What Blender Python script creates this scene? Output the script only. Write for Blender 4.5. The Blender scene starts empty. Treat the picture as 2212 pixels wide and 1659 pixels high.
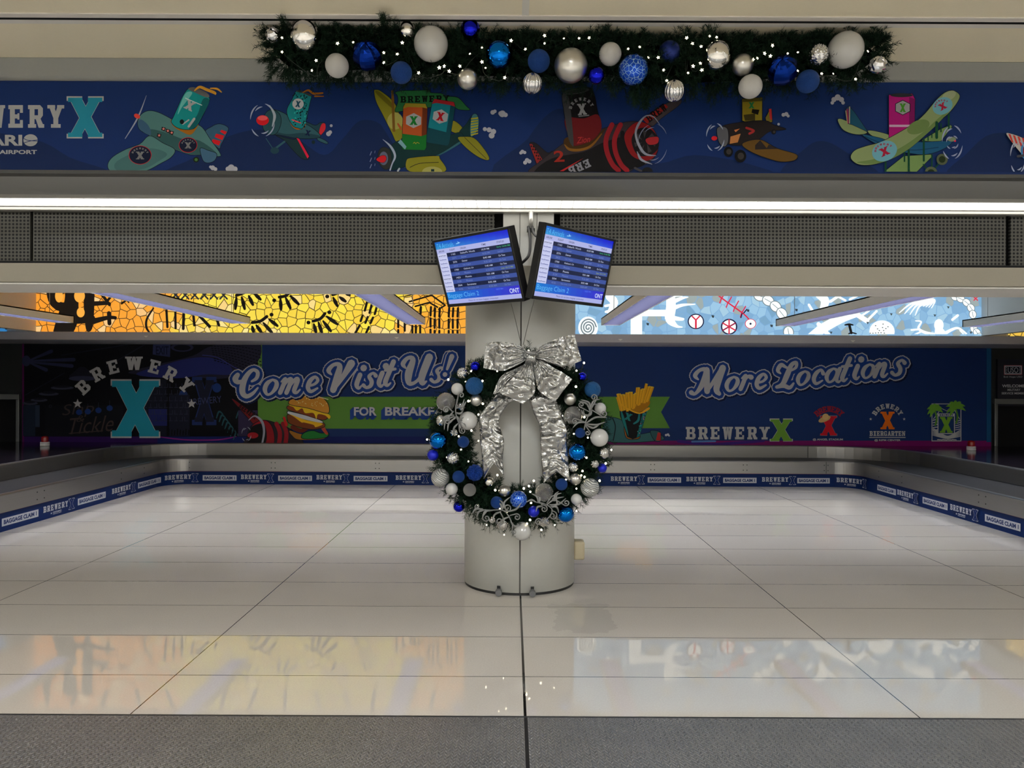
import bpy, math, random
import numpy as np
from mathutils import Vector, Matrix, Euler, noise
from mathutils.geometry import tessellate_polygon, delaunay_2d_cdt
random.seed(7); RNG = np.random.default_rng(7)
PI = math.pi
# ------------------------------------------------------------------ camera, world, exposure
F, H, TH = 1570.0, 1.53, math.radians(0.27)
SC = bpy.context.scene
COL = SC.collection
cam_d = bpy.data.cameras.new('camera'); cam_d.sensor_width = 36; cam_d.lens = 36 * F / 2212
cam_d.clip_end = 100
cam = bpy.data.objects.new('camera', cam_d); COL.objects.link(cam)
cam.matrix_world = Matrix.Translation((0, 0, H)) @ Matrix.Rotation(PI / 2, 4, 'X') @ Matrix.Rotation(TH, 4, 'Z')
SC.camera = cam
SC.view_settings.view_transform = 'Standard'; SC.view_settings.look = 'None'
SC.view_settings.gamma = 1; SC.view_settings.use_curve_mapping = False
SC.view_settings.exposure = 0.0
COVE, PEND, MOSA, TROF, LAMPW = 2.8, 52.0, 1.0, 130.0, (0.93, 0.97, 1.0)
w = bpy.data.worlds.new('world'); SC.world = w; w.use_nodes = True
w.node_tree.nodes['Background'].inputs[0].default_value = (0.9, 0.85, 0.75, 1)
w.node_tree.nodes['Background'].inputs[1].default_value = 0.05


def P(px, py, Y):
    """photo pixel -> the point at depth Y"""
    dx, dy = px - 1106, py - 829.5
    return Vector(((dx + TH * dy) * Y / F, Y, H - (dy - TH * dx) * Y / F))


# ------------------------------------------------------------------ helpers: materials
def lin(c, g=1.0):
    o = []
    for v in c:
        v /= 255.0
        o.append(min(0.98, g * (v / 12.92 if v <= .04045 else ((v + .055) / 1.055) ** 2.4)))
    return tuple(o)


class NT:
    def __init__(s, name):
        s.m = bpy.data.materials.new(name); s.m.use_nodes = True
        s.t = s.m.node_tree; s.b = s.t.nodes['Principled BSDF']

    def n(s, typ, **k):
        x = s.t.nodes.new(typ)
        for a, v in k.items(): setattr(x, a, v)
        return x

    def put(s, sock, v):
        if hasattr(v, 'is_linked') or isinstance(v, bpy.types.NodeSocket): s.t.links.new(v, sock)
        elif isinstance(v, (tuple, list)) and len(v) == 3 and sock.type == 'RGBA': sock.default_value = (*v, 1)
        else: sock.default_value = v

    def M(s, op, a, b=0.0, c=0.0):
        x = s.n('ShaderNodeMath', operation=op)
        s.put(x.inputs[0], a); s.put(x.inputs[1], b); s.put(x.inputs[2], c)
        return x.outputs[0]

    def mix(s, f, a, b):
        x = s.n('ShaderNodeMix', data_type='RGBA')
        s.put(x.inputs[0], f); s.put(x.inputs[6], a); s.put(x.inputs[7], b)
        return x.outputs[2]

    def xyz(s):
        tc = s.n('ShaderNodeTexCoord'); sp = s.n('ShaderNodeSeparateXYZ')
        s.t.links.new(tc.outputs['Object'], sp.inputs[0])
        return tc.outputs['Object'], sp.outputs

    def vec(s, x, y, z):
        c = s.n('ShaderNodeCombineXYZ')
        for i, v in enumerate((x, y, z)): s.put(c.inputs[i], v)
        return c.outputs[0]

    def noise(s, v, scale, detail=3, rough=.5):
        x = s.n('ShaderNodeTexNoise'); s.put(x.inputs['Vector'], v)
        x.inputs['Scale'].default_value = scale; x.inputs['Detail'].default_value = detail; x.inputs['Roughness'].default_value = rough
        return x.outputs[0]

    def bump(s, h, strength=.3, dist=.01):
        x = s.n('ShaderNodeBump'); x.inputs['Strength'].default_value = strength; x.inputs['Distance'].default_value = dist
        s.put(x.inputs['Height'], h); s.t.links.new(x.outputs[0], s.b.inputs['Normal'])

    def set(s, **k):
        for a, v in k.items(): s.put(s.b.inputs[a.replace('_', ' ')], v)
        return s.m


def mat(name, c, rough=.5, metal=0., g=1., **k):
    return NT(name).set(Base_Color=lin(c, g), Roughness=rough, Metallic=metal, **k)


def emis(name, c, st):
    return NT(name).set(Base_Color=c, Emission_Color=c, Emission_Strength=st, Roughness=.6)


def paint(name, c, rough=.6, g=1., sc=60, amt=.03):
    N = NT(name); o, _ = N.xyz()
    f = N.noise(o, sc, 4)
    a = lin(c, g)
    N.set(Base_Color=N.mix(f, tuple(v * (1 - amt) for v in a), tuple(min(.98, v * (1 + amt)) for v in a)), Roughness=rough)
    N.bump(f, .08, .004)
    return N.m


def print_mat(name, rough=.4, emit=0.):
    N = NT(name); a = N.n('ShaderNodeAttribute', attribute_name='Col')
    if emit:
        return N.set(Base_Color=(.01, .01, .01), Emission_Color=a.outputs[0], Emission_Strength=emit, Roughness=.2)
    return N.set(Base_Color=a.outputs[0], Roughness=rough, Specular_IOR_Level=.12)


# ------------------------------------------------------------------ helpers: objects
def link(name, me, parent=None, m=None, smooth=False):
    o = bpy.data.objects.new(name, me); COL.objects.link(o)
    if m is not None:
        for mm in (m if isinstance(m, (list, tuple)) else [m]): me.materials.append(mm)
    if parent is not None: o.parent = parent
    if smooth: me.polygons.foreach_set('use_smooth', [True] * len(me.polygons))
    return o


def tag(o, label, cat, group=None):
    o['label'] = label; o['category'] = cat
    if group: o['group'] = group
    return o


def empty(name, loc, label, cat, group=None):
    o = bpy.data.objects.new(name, None); COL.objects.link(o); o.location = loc; o.empty_display_size = .05
    return tag(o, label, cat, group)


def keep(o, parent):
    """parent with the child's world position kept (things are built in world space)"""
    o.parent = parent; o.matrix_parent_inverse = Matrix.Translation(-Vector(parent.location))
    return o


class MB:
    def __init__(s): s.v = []; s.f = []; s.mi = []; s.cur = 0

    def add(s, vs, fs):
        k = len(s.v); s.v += [tuple(x) for x in vs]
        for f in fs: s.f.append([i + k for i in f]); s.mi.append(s.cur)

    def box(s, x0, x1, y0, y1, z0, z1):
        s.add([(x0, y0, z0), (x1, y0, z0), (x1, y1, z0), (x0, y1, z0), (x0, y0, z1), (x1, y0, z1), (x1, y1, z1), (x0, y1, z1)],
              [(0, 3, 2, 1), (4, 5, 6, 7), (0, 1, 5, 4), (1, 2, 6, 5), (2, 3, 7, 6), (3, 0, 4, 7)])
        return s

    def tube(s, pts, r, n=8, cap=True, flat=None):
        pts = [Vector(p) for p in pts]; k = len(pts)
        rr = r if isinstance(r, (list, tuple)) else [r] * k
        rings = []; up = Vector((.13, .31, .94)); prev = None
        for i in range(k):
            t = (pts[min(i + 1, k - 1)] - pts[max(i - 1, 0)])
            if t.length < 1e-9: t = Vector((0, 0, 1))
            t.normalize()
            a = (t.cross(up) if prev is None else prev - t * prev.dot(t))
            if a.length < 1e-6: a = t.cross(Vector((1, 0, 0)))
            a.normalize(); prev = a; b = t.cross(a)
            rings.append([pts[i] + (a * math.cos(2 * PI * j / n) + b * math.sin(2 * PI * j / n)) * rr[i] for j in range(n)])
        vs = [q for R in rings for q in R]; fs = []
        if flat is not None:
            for q in vs: pass
        for i in range(k - 1):
            for j in range(n):
                fs.append((i * n + j, i * n + (j + 1) % n, (i + 1) * n + (j + 1) % n, (i + 1) * n + j))
        if cap: fs.append(tuple(range(n))[::-1]); fs.append(tuple(range((k - 1) * n, k * n)))
        s.add(vs, fs); return s

    def grid(s, rows, closed=False):
        a, b = len(rows), len(rows[0]); fs = []
        for i in range(a - 1):
            for j in range(b if closed else b - 1):
                fs.append((i * b + j, i * b + (j + 1) % b, (i + 1) * b + (j + 1) % b, (i + 1) * b + j))
        s.add([p for r in rows for p in r], fs); return s

    def lathe(s, prof, c, n=48, sx=1., sy=1., a0=0., a1=2 * PI):
        full = abs(a1 - a0 - 2 * PI) < 1e-6; k = n if full else n + 1
        rows = [[(c[0] + r * sx * math.cos(a0 + (a1 - a0) * j / n), c[1] + r * sy * math.sin(a0 + (a1 - a0) * j / n), c[2] + z) for j in range(k)] for r, z in prof]
        s.grid(rows, full); return s

    def mesh(s, name):
        me = bpy.data.meshes.new(name); me.from_pydata(s.v, [], s.f); me.update()
        if len(set(s.mi)) > 1: me.polygons.foreach_set('material_index', s.mi)
        return me

    def build(s, name, m, parent=None, smooth=False, world=True):
        o = link(name, s.mesh(name), None, m, smooth)
        if parent is not None:
            if world: keep(o, parent)
            else: o.parent = parent
        return o


def bevel(o, wd=.004, seg=2):
    b = o.modifiers.new('bevel', 'BEVEL'); b.width = wd; b.segments = seg; b.limit_method = 'ANGLE'; b.angle_limit = .7
    return o


def struct(name, mb, m, smooth=False):
    o = mb.build(name, m, None, smooth); o['kind'] = 'structure'; return o


def cr(pts, n=6, closed=False):
    """Catmull-Rom through points of any dimension"""
    k = len(pts); out = []
    if k < 3 and not closed: return [tuple(p) for p in pts]
    for i in range(k if closed else k - 1):
        q = [pts[(i + d) % k] if closed else pts[min(max(i + d, 0), k - 1)] for d in (-1, 0, 1, 2)]
        for j in range(n):
            t = j / n
            out.append(tuple(.5 * (2 * b + (c - a) * t + (2 * a - 5 * b + 4 * c - d) * t * t + (3 * b - a - 3 * c + d) * t ** 3) for a, b, c, d in zip(*q)))
    if not closed: out.append(tuple(pts[-1]))
    return out


# ------------------------------------------------------------------ printed graphics (flat shapes that stand on a panel)
_T = {}


def text_tris(s, bold=0.):
    k = (s, bold)
    if k not in _T:
        cu = bpy.data.curves.new('txt', 'FONT'); cu.body = s; cu.offset = bold; cu.resolution_u = 3; cu.fill_mode = 'FRONT'
        ob = bpy.data.objects.new('txt', cu); COL.objects.link(ob)
        dg = bpy.context.evaluated_depsgraph_get(); me = bpy.data.meshes.new_from_object(ob.evaluated_get(dg))
        vs = [(v.co.x, v.co.y) for v in me.vertices]; fs = [list(p.vertices) for p in me.polygons]
        bpy.data.objects.remove(ob); bpy.data.meshes.remove(me); bpy.data.curves.remove(cu)
        if vs:
            x0 = min(v[0] for v in vs); x1 = max(v[0] for v in vs); y0 = min(v[1] for v in vs); y1 = max(v[1] for v in vs)
            vs = [((x - x0) / (x1 - x0 + 1e-9), (y - y0) / (y1 - y0 + 1e-9)) for x, y in vs]
        _T[k] = (vs, fs)
    return _T[k]


def R4(x0, y0, x1, y1): return [(x0, y0), (x1, y0), (x1, y1), (x0, y1)]


SLAB = {  # slab-serif capitals on a unit square, y up
    'E': [R4(.1, 0, .4, 1), R4(0, .82, .9, 1), R4(.1, .41, .68, .59), R4(0, 0, .9, .18), R4(.72, .66, .9, 1), R4(.72, 0, .9, .34), R4(.56, .36, .68, .64)],
    'B': [R4(.1, 0, .4, 1), R4(0, .82, .75, 1), R4(.1, .42, .78, .58), R4(0, 0, .78, .18), [(.62, .82), (.75, 1), (.92, .86), (.92, .64), (.78, .5), (.62, .58)], [(.64, .18), (.64, .42), (.78, .54), (.97, .4), (.97, .14), (.78, 0)]],
    'R': [R4(.1, 0, .4, 1), R4(0, .82, .75, 1), R4(.1, .38, .74, .55), R4(0, 0, .5, .16), [(.62, .82), (.75, 1), (.92, .86), (.92, .54), (.76, .38), (.62, .55)], [(.46, .42), (.76, .42), (.92, .16), (1, .16), (1, 0), (.66, 0)]],
    'W': [[(.04, 1), (.3, 1), (.42, 0), (.2, 0)], [(.42, 1), (.58, 1), (.42, 0), (.24, 0)], [(.42, 1), (.58, 1), (.76, 0), (.58, 0)], [(.7, 1), (.96, 1), (.8, 0), (.58, 0)], R4(-.02, .86, .38, 1), R4(.62, .86, 1.02, 1)],
    'Y': [R4(.35, 0, .65, .5), R4(.2, 0, .8, .16), [(.05, 1), (.36, 1), (.65, .42), (.35, .42)], [(.64, 1), (.95, 1), (.65, .42), (.35, .42)], R4(-.02, .85, .46, 1), R4(.58, .85, 1.02, 1)],
    'I': [R4(.3, 0, .7, 1), R4(.08, .82, .92, 1), R4(.08, 0, .92, .18)],
    'T': [R4(.34, 0, .66, 1), R4(0, .82, 1, 1), R4(0, .6, .18, 1), R4(.82, .6, 1, 1), R4(.18, 0, .82, .16)],
    'A': [[(.38, 1), (.66, 1), (.34, 0), (.06, 0)], [(.38, 1), (.66, 1), (.96, 0), (.66, 0)], R4(.25, .22, .75, .4), R4(-.02, 0, .4, .15), R4(.58, 0, 1.02, .15)],
    'N': [R4(.08, 0, .3, 1), R4(.7, 0, .92, 1), [(.08, 1), (.36, 1), (.92, 0), (.64, 0)], R4(-.02, .85, .3, 1), R4(-.02, 0, .4, .15), R4(.6, .85, 1.02, 1)],
    'G': [[(0, .2), (.3, .2), (.3, .8), (0, .8)], [(0, .8), (.2, 1), (.8, 1), (.95, .84), (.95, .68), (.68, .68), (.66, .82), (.3, .82)], [(0, .2), (.2, 0), (.9, 0), (.9, .5), (.5, .5), (.5, .34), (.64, .34), (.64, .18), (.3, .18)]],
    'X': [[(.03, 1), (.38, 1), (.98, 0), (.62, 0)], [(.66, 1), (.97, 1), (.36, 0), (.03, 0)], R4(0, .89, .42, 1), R4(.58, .89, 1, 1), R4(0, 0, .42, .11), R4(.58, 0, 1, .11)],
}
_o = [(.5, .97, .1), (.22, .75, .19), (.14, .38, .2), (.34, .06, .12), (.6, .14, .12), (.8, .5, .2), (.76, .82, .17), (.5, .97, .1)]
SCRIPT = {  # brush-script letters: strokes of (x, y, width), x-height 1
    'C': [[(1.05, .95, .1), (1.3, 1.15, .16), (1.3, 1.5, .17), (1.0, 1.66, .15), (.72, 1.4, .2), (.55, .9, .26), (.6, .3, .26), (.9, .03, .2), (1.25, .2, .15), (1.5, .55, .08)], [(.1, 1.35, .2), (.0, 1.1, .26), (.2, .9, .2), (.55, 1.0, .12)]],
    'o': [_o], 'a': [_o, [(.92, .95, .2), (.82, .3, .2), (1.0, .05, .12), (1.15, .2, .08)]],
    'm': [[(.0, .75, .08), (.22, .92, .18), (.16, .5, .2), (.06, .05, .2)], [(.12, .3, .09), (.4, .85, .15), (.6, .88, .2), (.56, .5, .2), (.46, .05, .2)], [(.52, .3, .09), (.84, .88, .15), (1.02, .85, .2), (.92, .2, .2), (1.1, .05, .13), (1.28, .25, .08)]],
    'n': [[(.0, .75, .08), (.22, .92, .18), (.16, .5, .2), (.06, .05, .2)], [(.12, .3, .09), (.4, .85, .15), (.62, .86, .2), (.54, .2, .2), (.7, .04, .13), (.9, .25, .08)]],
    'e': [[(.2, .4, .12), (.55, .5, .12), (.72, .75, .15), (.5, .96, .14), (.24, .72, .2), (.18, .3, .2), (.42, .04, .16), (.8, .25, .09)]],
    'V': [[(.18, 1.0, .08), (.0, 1.25, .2), (.2, 1.6, .16), (.5, 1.55, .22), (.5, .9, .3), (.42, .05, .28)], [(.42, .05, .16), (.75, .8, .2), (1.05, 1.68, .34)]],
    'i': [[(.26, .92, .22), (.16, .3, .22), (.34, .04, .14), (.5, .2, .08)], [(.4, 1.35, .3), (.41, 1.37, .3)]],
    's': [[(.7, .8, .2), (.5, .97, .12), (.28, .76, .17), (.5, .45, .2), (.5, .15, .18), (.25, .02, .14), (.02, .18, .18)]],
    't': [[(.42, 1.55, .22), (.26, .8, .22), (.16, .25, .22), (.32, .04, .14), (.5, .2, .08)], [(.0, 1.0, .13), (.62, 1.08, .13)]],
    'U': [[(.18, 1.0, .08), (.0, 1.25, .2), (.2, 1.6, .16), (.48, 1.5, .22), (.4, .7, .32), (.5, .12, .22), (.8, .12, .14), (1.1, .6, .16), (1.3, 1.65, .32)], [(1.3, 1.65, .32), (1.12, .5, .3), (1.22, .08, .2), (1.4, .2, .08)]],
    '!': [[(.42, 1.75, .32), (.22, .6, .16)], [(.12, .12, .3), (.13, .13, .3)]],
    'M': [[(.2, .95, .08), (.02, 1.2, .2), (.2, 1.55, .16), (.48, 1.5, .22), (.42, .6, .24), (.2, .05, .14), (.0, .12, .22)], [(.5, 1.55, .28), (.72, .2, .26)], [(.72, .2, .14), (1.22, 1.68, .24)], [(1.22, 1.68, .3), (1.12, .4, .28), (1.3, .04, .18)]],
    'r': [[(.0, .75, .08), (.22, .92, .18), (.16, .5, .2), (.06, .05, .2)], [(.12, .35, .09), (.36, .85, .14), (.6, .82, .24)]],
    'L': [[(.22, .95, .08), (.0, 1.15, .18), (.15, 1.5, .2), (.5, 1.35, .12), (.9, 1.2, .09)], [(.9, 1.15, .1), (1.15, 1.35, .14), (1.1, 1.66, .16), (.82, 1.5, .2), (.68, .9, .26), (.5, .25, .22), (.15, .06, .14)], [(.15, .06, .16), (.6, .14, .2), (1.0, .02, .18), (1.2, .3, .1)]],
    'c': [[(.72, .72, .2), (.52, .97, .13), (.24, .74, .2), (.16, .34, .2), (.38, .04, .15), (.76, .25, .08)]],
}

for _c, _k in (('V', 1.25), ('M', 1.38), ('U', 1.15)): SCRIPT[_c] = [[(x * _k, y, w_) for x, y, w_ in st] for st in SCRIPT[_c]]

class Print:
    def __init__(s, mp, gain=1., eps=8e-5, clip=None, ctr=None):
        s.ctr = ctr
        s.mp = mp; s.g = gain; s.eps = eps; s.v = []; s.f = []; s.c = []; s.k = ctr[0] if ctr else 1; s.ox = s.oy = 0.; s.s = 1.; s.clip = clip

    def at(s, ox, oy, sc): s.ox, s.oy, s.s = ox, oy, sc; return s

    def _raw(s, pts, col, fs):
        base = len(s.v); p = [(s.ox + x / s.s, s.oy + y / s.s) for x, y in pts]
        for q in p: s.v.append(tuple(s.mp(q[0], q[1], s.k * s.eps)))
        for f in fs: s.f.append([i + base for i in f]); s.c.append(col)

    def poly(s, pts, col, layer=True):
        if s.clip:
            x0, y0, x1, y1 = s.clip; q = [(s.ox + x / s.s, s.oy + y / s.s) for x, y in pts]
            for ax, lim, sg in ((0, x0, 1), (0, x1, -1), (1, y0, 1), (1, y1, -1)):
                o = []
                for i in range(len(q)):
                    a, b = q[i - 1], q[i]; da, db = sg * (a[ax] - lim), sg * (b[ax] - lim)
                    if (da >= 0) != (db >= 0):
                        t = da / (da - db); o.append((a[0] + (b[0] - a[0]) * t, a[1] + (b[1] - a[1]) * t))
                    if db >= 0: o.append(b)
                q = o
                if len(q) < 3: return s
            pts = [((x - s.ox) * s.s, (y - s.oy) * s.s) for x, y in q]
        if len(pts) > 4: fs = tessellate_polygon([[Vector((x, y, 0)) for x, y in pts]])
        else: fs = [list(range(len(pts)))]
        s._raw(pts, lin(col, s.g), fs)
        if layer: s.k += 1
        return s

    def union(s, polys, col):
        """overlapping pieces of one colour become one flat sheet"""
        vs = []; fs = []; out = []
        for pl in polys:
            k = len(vs)
            if sum(pl[i - 1][0] * pl[i][1] - pl[i][0] * pl[i - 1][1] for i in range(len(pl))) < 0: pl = pl[::-1]
            vs += [Vector(q) for q in pl]; fs.append(list(range(k, k + len(pl))))
        v2, _, f2, _, _, of = delaunay_2d_cdt(vs, [], fs, 0, 1e-4 * max(1e-3, max(max(abs(v.x - vs[0].x), abs(v.y - vs[0].y)) for v in vs) / 50), True)
        f2 = [f for f, q in zip(f2, of) if q]
        if f2:  # keep only the triangles whose middle lies in one of the pieces
            V = np.array([(v.x, v.y) for v in v2]); Cn = np.array([V[f].mean(0) for f in f2]); m = max(len(p) for p in polys)
            Q = np.array([list(p) + [p[-1]] * (m - len(p)) for p in polys], float)[None]; R = np.roll(Q, -1, 2)
            cx, cy = Cn[:, 0][:, None, None], Cn[:, 1][:, None, None]; dy = R[..., 1] - Q[..., 1]
            hit = ((Q[..., 1] > cy) != (R[..., 1] > cy)) & (cx < (R[..., 0] - Q[..., 0]) * (cy - Q[..., 1]) / np.where(dy == 0, 1e-12, dy) + Q[..., 0])
            ok = (hit.sum(2) % 2 == 1).any(1); f2 = [f for f, k_ in zip(f2, ok) if k_]
        v2 = [(v.x, v.y) for v in v2]
        if s.clip:
            x0, y0, x1, y1 = s.clip
            q = [(s.ox + x / s.s, s.oy + y / s.s) for x, y in v2]
            if min(a for a, _ in q) < x0 or max(a for a, _ in q) > x1 or min(b for _, b in q) < y0 or max(b for _, b in q) > y1:
                for f in f2: s.poly([v2[i] for i in f], col, False)
                s.k += 1; return s
        s._raw(v2, lin(col, s.g), f2); s.k += 1
        return s

    def blob(s, pts, col, n=5): return s.poly(cr(pts, n, True), col)

    def ell(s, x, y, rx, ry, col, rot=0, n=28, a0=0, a1=2 * PI):
        c, d = math.cos(rot), math.sin(rot); k = n if a1 - a0 > 6.28 else n + 1
        return s.poly([(x + rx * math.cos(t) * c - ry * math.sin(t) * d, y + rx * math.cos(t) * d + ry * math.sin(t) * c) for t in [a0 + (a1 - a0) * i / n for i in range(k)]], col)

    def strokes(s, pts, w, smooth=True, n=6, caps=True):
        p = [(q[0], q[1], q[2] if len(q) > 2 else w) for q in pts]; out = []
        if smooth and len(p) > 2: p = cr(p, n)
        for i in range(len(p) - 1):
            (x0, y0, w0), (x1, y1, w1) = p[i], p[i + 1]; L = math.hypot(x1 - x0, y1 - y0)
            if L < 1e-9: continue
            nx, ny = -(y1 - y0) / L / 2, (x1 - x0) / L / 2
            out.append([(x0 + nx * w0, y0 + ny * w0), (x1 + nx * w1, y1 + ny * w1), (x1 - nx * w1, y1 - ny * w1), (x0 - nx * w0, y0 - ny * w0)])
        for i, (x, y, ww) in enumerate(p):
            if caps or 0 < i < len(p) - 1: out.append([(x + ww / 2 * math.cos(t * PI / 4 + .1), y + ww / 2 * math.sin(t * PI / 4 + .1)) for t in range(8)])
        return out

    def line(s, pts, w, col, smooth=True, n=6, caps=True):
        o = s.strokes(pts, w, smooth, n, caps)
        if len(o) == 1: return s.poly(o[0], col)
        return s.union(o, col)

    def text(s, t, x0, y0, x1, y1, col, bold=0., rot=0., shear=0.):
        """fills the box (x0,y0 top-left)-(x1,y1), rotated about its middle"""
        vs, fs = text_tris(t, bold); cx, cy = (x0 + x1) / 2, (y0 + y1) / 2; c, d = math.cos(rot), math.sin(rot); o = []
        for u, v in vs:
            x = (u - .5) * (x1 - x0) + shear * (v - .5) * (y1 - y0); y = (.5 - v) * (y1 - y0)
            o.append((cx + x * c - y * d, cy + x * d + y * c))
        s._raw(o, lin(col, s.g), fs); s.k += 1; return s

    def slab(s, t, x0, y0, x1, y1, col, gap=.16, grow=0., rot=0.):
        n = len(t); wd = (x1 - x0) / (n + gap * (n - 1)); cx, cy = (x0 + x1) / 2, (y0 + y1) / 2; c, d = math.cos(rot), math.sin(rot); out = []
        for i, ch in enumerate(t):
            bx = x0 + i * wd * (1 + gap)
            for pl in SLAB[ch]:
                if grow:
                    mx = sum(q[0] for q in pl) / len(pl); my = sum(q[1] for q in pl) / len(pl)
                    pl = [(q[0] + grow * (1 if q[0] > mx else -1), q[1] + grow * (1 if q[1] > my else -1)) for q in pl]
                q = [(bx + u * wd - cx, y1 + (y0 - y1) * v - cy) for u, v in pl]
                out.append([(cx + x * c - y * d, cy + x * d + y * c) for x, y in q])
        return s.union(out, col)

    def arc(s, t, cx, cy, r, a0, a1, h, wd, col, slabf=True):
        n = len(t)
        for i, ch in enumerate(t):
            a = a0 + (a1 - a0) * i / (n - 1); x, y = cx + r * math.sin(a), cy - r * math.cos(a)
            if slabf: s.slab(ch, x - wd / 2, y - h / 2, x + wd / 2, y + h / 2, col, rot=a)
            else: s.text(ch, x - wd / 2, y - h / 2, x + wd / 2, y + h / 2, col, .02, a)
        return s

    def star(s, x, y, r, col):
        return s.poly([(x + (r if i % 2 == 0 else r * .42) * math.sin(i * PI / 5), y - (r if i % 2 == 0 else r * .42) * math.cos(i * PI / 5)) for i in range(10)], col)

    def script(s, items, layers, slant=.2, rise=0.):
        """items: (letter, x, baseline y, x-height); layers: (extra width, colour)"""
        for ex, dx, dy, col in layers:
            for ch, x, y, h in items:
                o = []
                for st in SCRIPT[ch]:
                    q = [(x + (u + slant * v) * h + dx, y - v * h - rise * u * h + dy, wd * h * 1.42 + ex) for u, v, wd in st]
                    o += s.strokes(q, 1, n=5)
                s.union(o, col)
        return s

    def build(s, name, m, parent, world=True):
        if s.ctr: s.ctr[0] = s.k + 1
        me = bpy.data.meshes.new(name); me.from_pydata(s.v, [], s.f); me.update()
        at = me.color_attributes.new('Col', 'FLOAT_COLOR', 'CORNER'); d = []
        for p, c in zip(me.polygons, s.c): d += [c[0], c[1], c[2], 1.] * p.loop_total
        at.data.foreach_set('color', d)
        o = link(name, me, None, m)
        if world: keep(o, parent)
        else: o.parent = parent
        return o


def wallmap(Y):
    def f(px, py, e): q = P(px, py, Y); return (q.x, Y - e, q.z)
    return f


# ------------------------------------------------------------------ materials
m_floor = NT('terrazzo')
N = m_floor; o, (X_, Y_, Z_) = N.xyz()


def joint(N, c, off, pitch, hw):
    f = N.M('FRACT', N.M('ADD', N.M('DIVIDE', N.M('SUBTRACT', c, off), pitch), .5))
    return N.M('LESS_THAN', N.M('ABSOLUTE', N.M('SUBTRACT', f, .5)), hw / pitch)


jl = N.M('MAXIMUM', joint(N, X_, .068, 1.82, .003), joint(N, Y_, 3.80, .596, .0028))
jl = N.M('MAXIMUM', jl, N.M('LESS_THAN', N.M('ABSOLUTE', N.M('SUBTRACT', X_, .068)), .0065))
cell = N.n('ShaderNodeTexWhiteNoise', noise_dimensions='2D')
N.put(cell.inputs['Vector'], N.vec(N.M('FLOOR', N.M('DIVIDE', N.M('SUBTRACT', X_, .068), 1.82)), N.M('FLOOR', N.M('DIVIDE', N.M('SUBTRACT', Y_, 3.80), .596)), 0.))
n1 = N.noise(o, 120, 3); n2 = N.noise(o, 2.2, 5, .6); n3 = N.noise(N.vec(X_, N.M('MULTIPLY', Y_, 5.), 0.), 1.1, 4)
basec = N.mix(n1, lin((178, 172, 164)), lin((202, 196, 188)))
basec = N.mix(N.M('MULTIPLY', cell.outputs[0], .30), basec, lin((176, 168, 157)))
basec = N.mix(N.M('MULTIPLY', n2, .18), basec, lin((160, 153, 144)))
sx_ = N.M('ABSOLUTE', N.M('DIVIDE', N.M('SUBTRACT', X_, .47), .20)); sy_ = N.M('ABSOLUTE', N.M('DIVIDE', N.M('SUBTRACT', Y_, 4.78), .30))
st_ = N.M('LESS_THAN', N.M('ADD', N.M('MAXIMUM', sx_, sy_), N.M('MULTIPLY', N.M('SUBTRACT', N.noise(o, 9, 3), .5), 1.1)), .95)
basec = N.mix(N.M('MULTIPLY', st_, .28), basec, lin((150, 148, 142)))
basec = N.mix(jl, basec, lin((30, 27, 26)))
N.set(Base_Color=basec, Roughness=N.M('ADD', .012, N.M('MULTIPLY', n3, .025)), IOR=1.52)
N.bump(N.M('ADD', N.M('MULTIPLY', n2, .6), N.M('MULTIPLY', n3, .4)), .035, .02)
M_FLOOR = N.m

N = NT('embossed_steel'); o, (X_, Y_, Z_) = N.xyz()
u = N.M('DIVIDE', X_, .0145); v = N.M('DIVIDE', Y_, .025)
par = N.M('MODULO', N.M('ADD', N.M('FLOOR', u), 400.), 2.)
fu = N.M('SUBTRACT', N.M('FRACT', N.M('ADD', u, 400.)), .5)
sg = N.M('SUBTRACT', N.M('MULTIPLY', par, 2.), 1.)
fv = N.M('SUBTRACT', N.M('FRACT', N.M('ADD', N.M('ADD', v, N.M('MULTIPLY', par, .5)), N.M('MULTIPLY', N.M('MULTIPLY', fu, sg), .7))), .5)
rr = N.M('ADD', N.M('POWER', N.M('MULTIPLY', fu, 2.25), 2.), N.M('POWER', N.M('MULTIPLY', fv, 2.7), 2.))
hgt = N.M('MAXIMUM', N.M('SUBTRACT', 1., rr), 0.)
N.set(Base_Color=N.mix(N.noise(o, 3, 4), lin((136, 136, 138)), lin((160, 159, 158))), Metallic=.75, Roughness=.36)
N.bump(N.M('SQRT', hgt), 1.0, .006)
M_PLATE = N.m

M_CEIL = paint('ceiling_paint', (228, 217, 190), .7)
M_FASC_SHADE = paint('shaded_fascia', (140, 141, 139), .65)  # darker grey: the dimness of fascia and soffit is put into the colour
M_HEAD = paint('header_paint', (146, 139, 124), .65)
M_WHITE = paint('white_paint', (226, 223, 216), .55)
M_COLUMN = paint('column_paint', (192, 191, 184), .38, sc=25)
M_DARK = mat('dark_paint', (26, 30, 30), .6)
M_BLACK = mat('black_plastic', (12, 12, 13), .45)
M_VOID = mat('black_void', (4, 4, 5), .9)
M_TRIM = mat('aluminium_trim', (196, 194, 188), .32, .6)
M_SILL = paint('grey_sill', (176, 173, 178), .5)
M_SEAM = mat('seam_grey', (84, 82, 76), .6)

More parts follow.
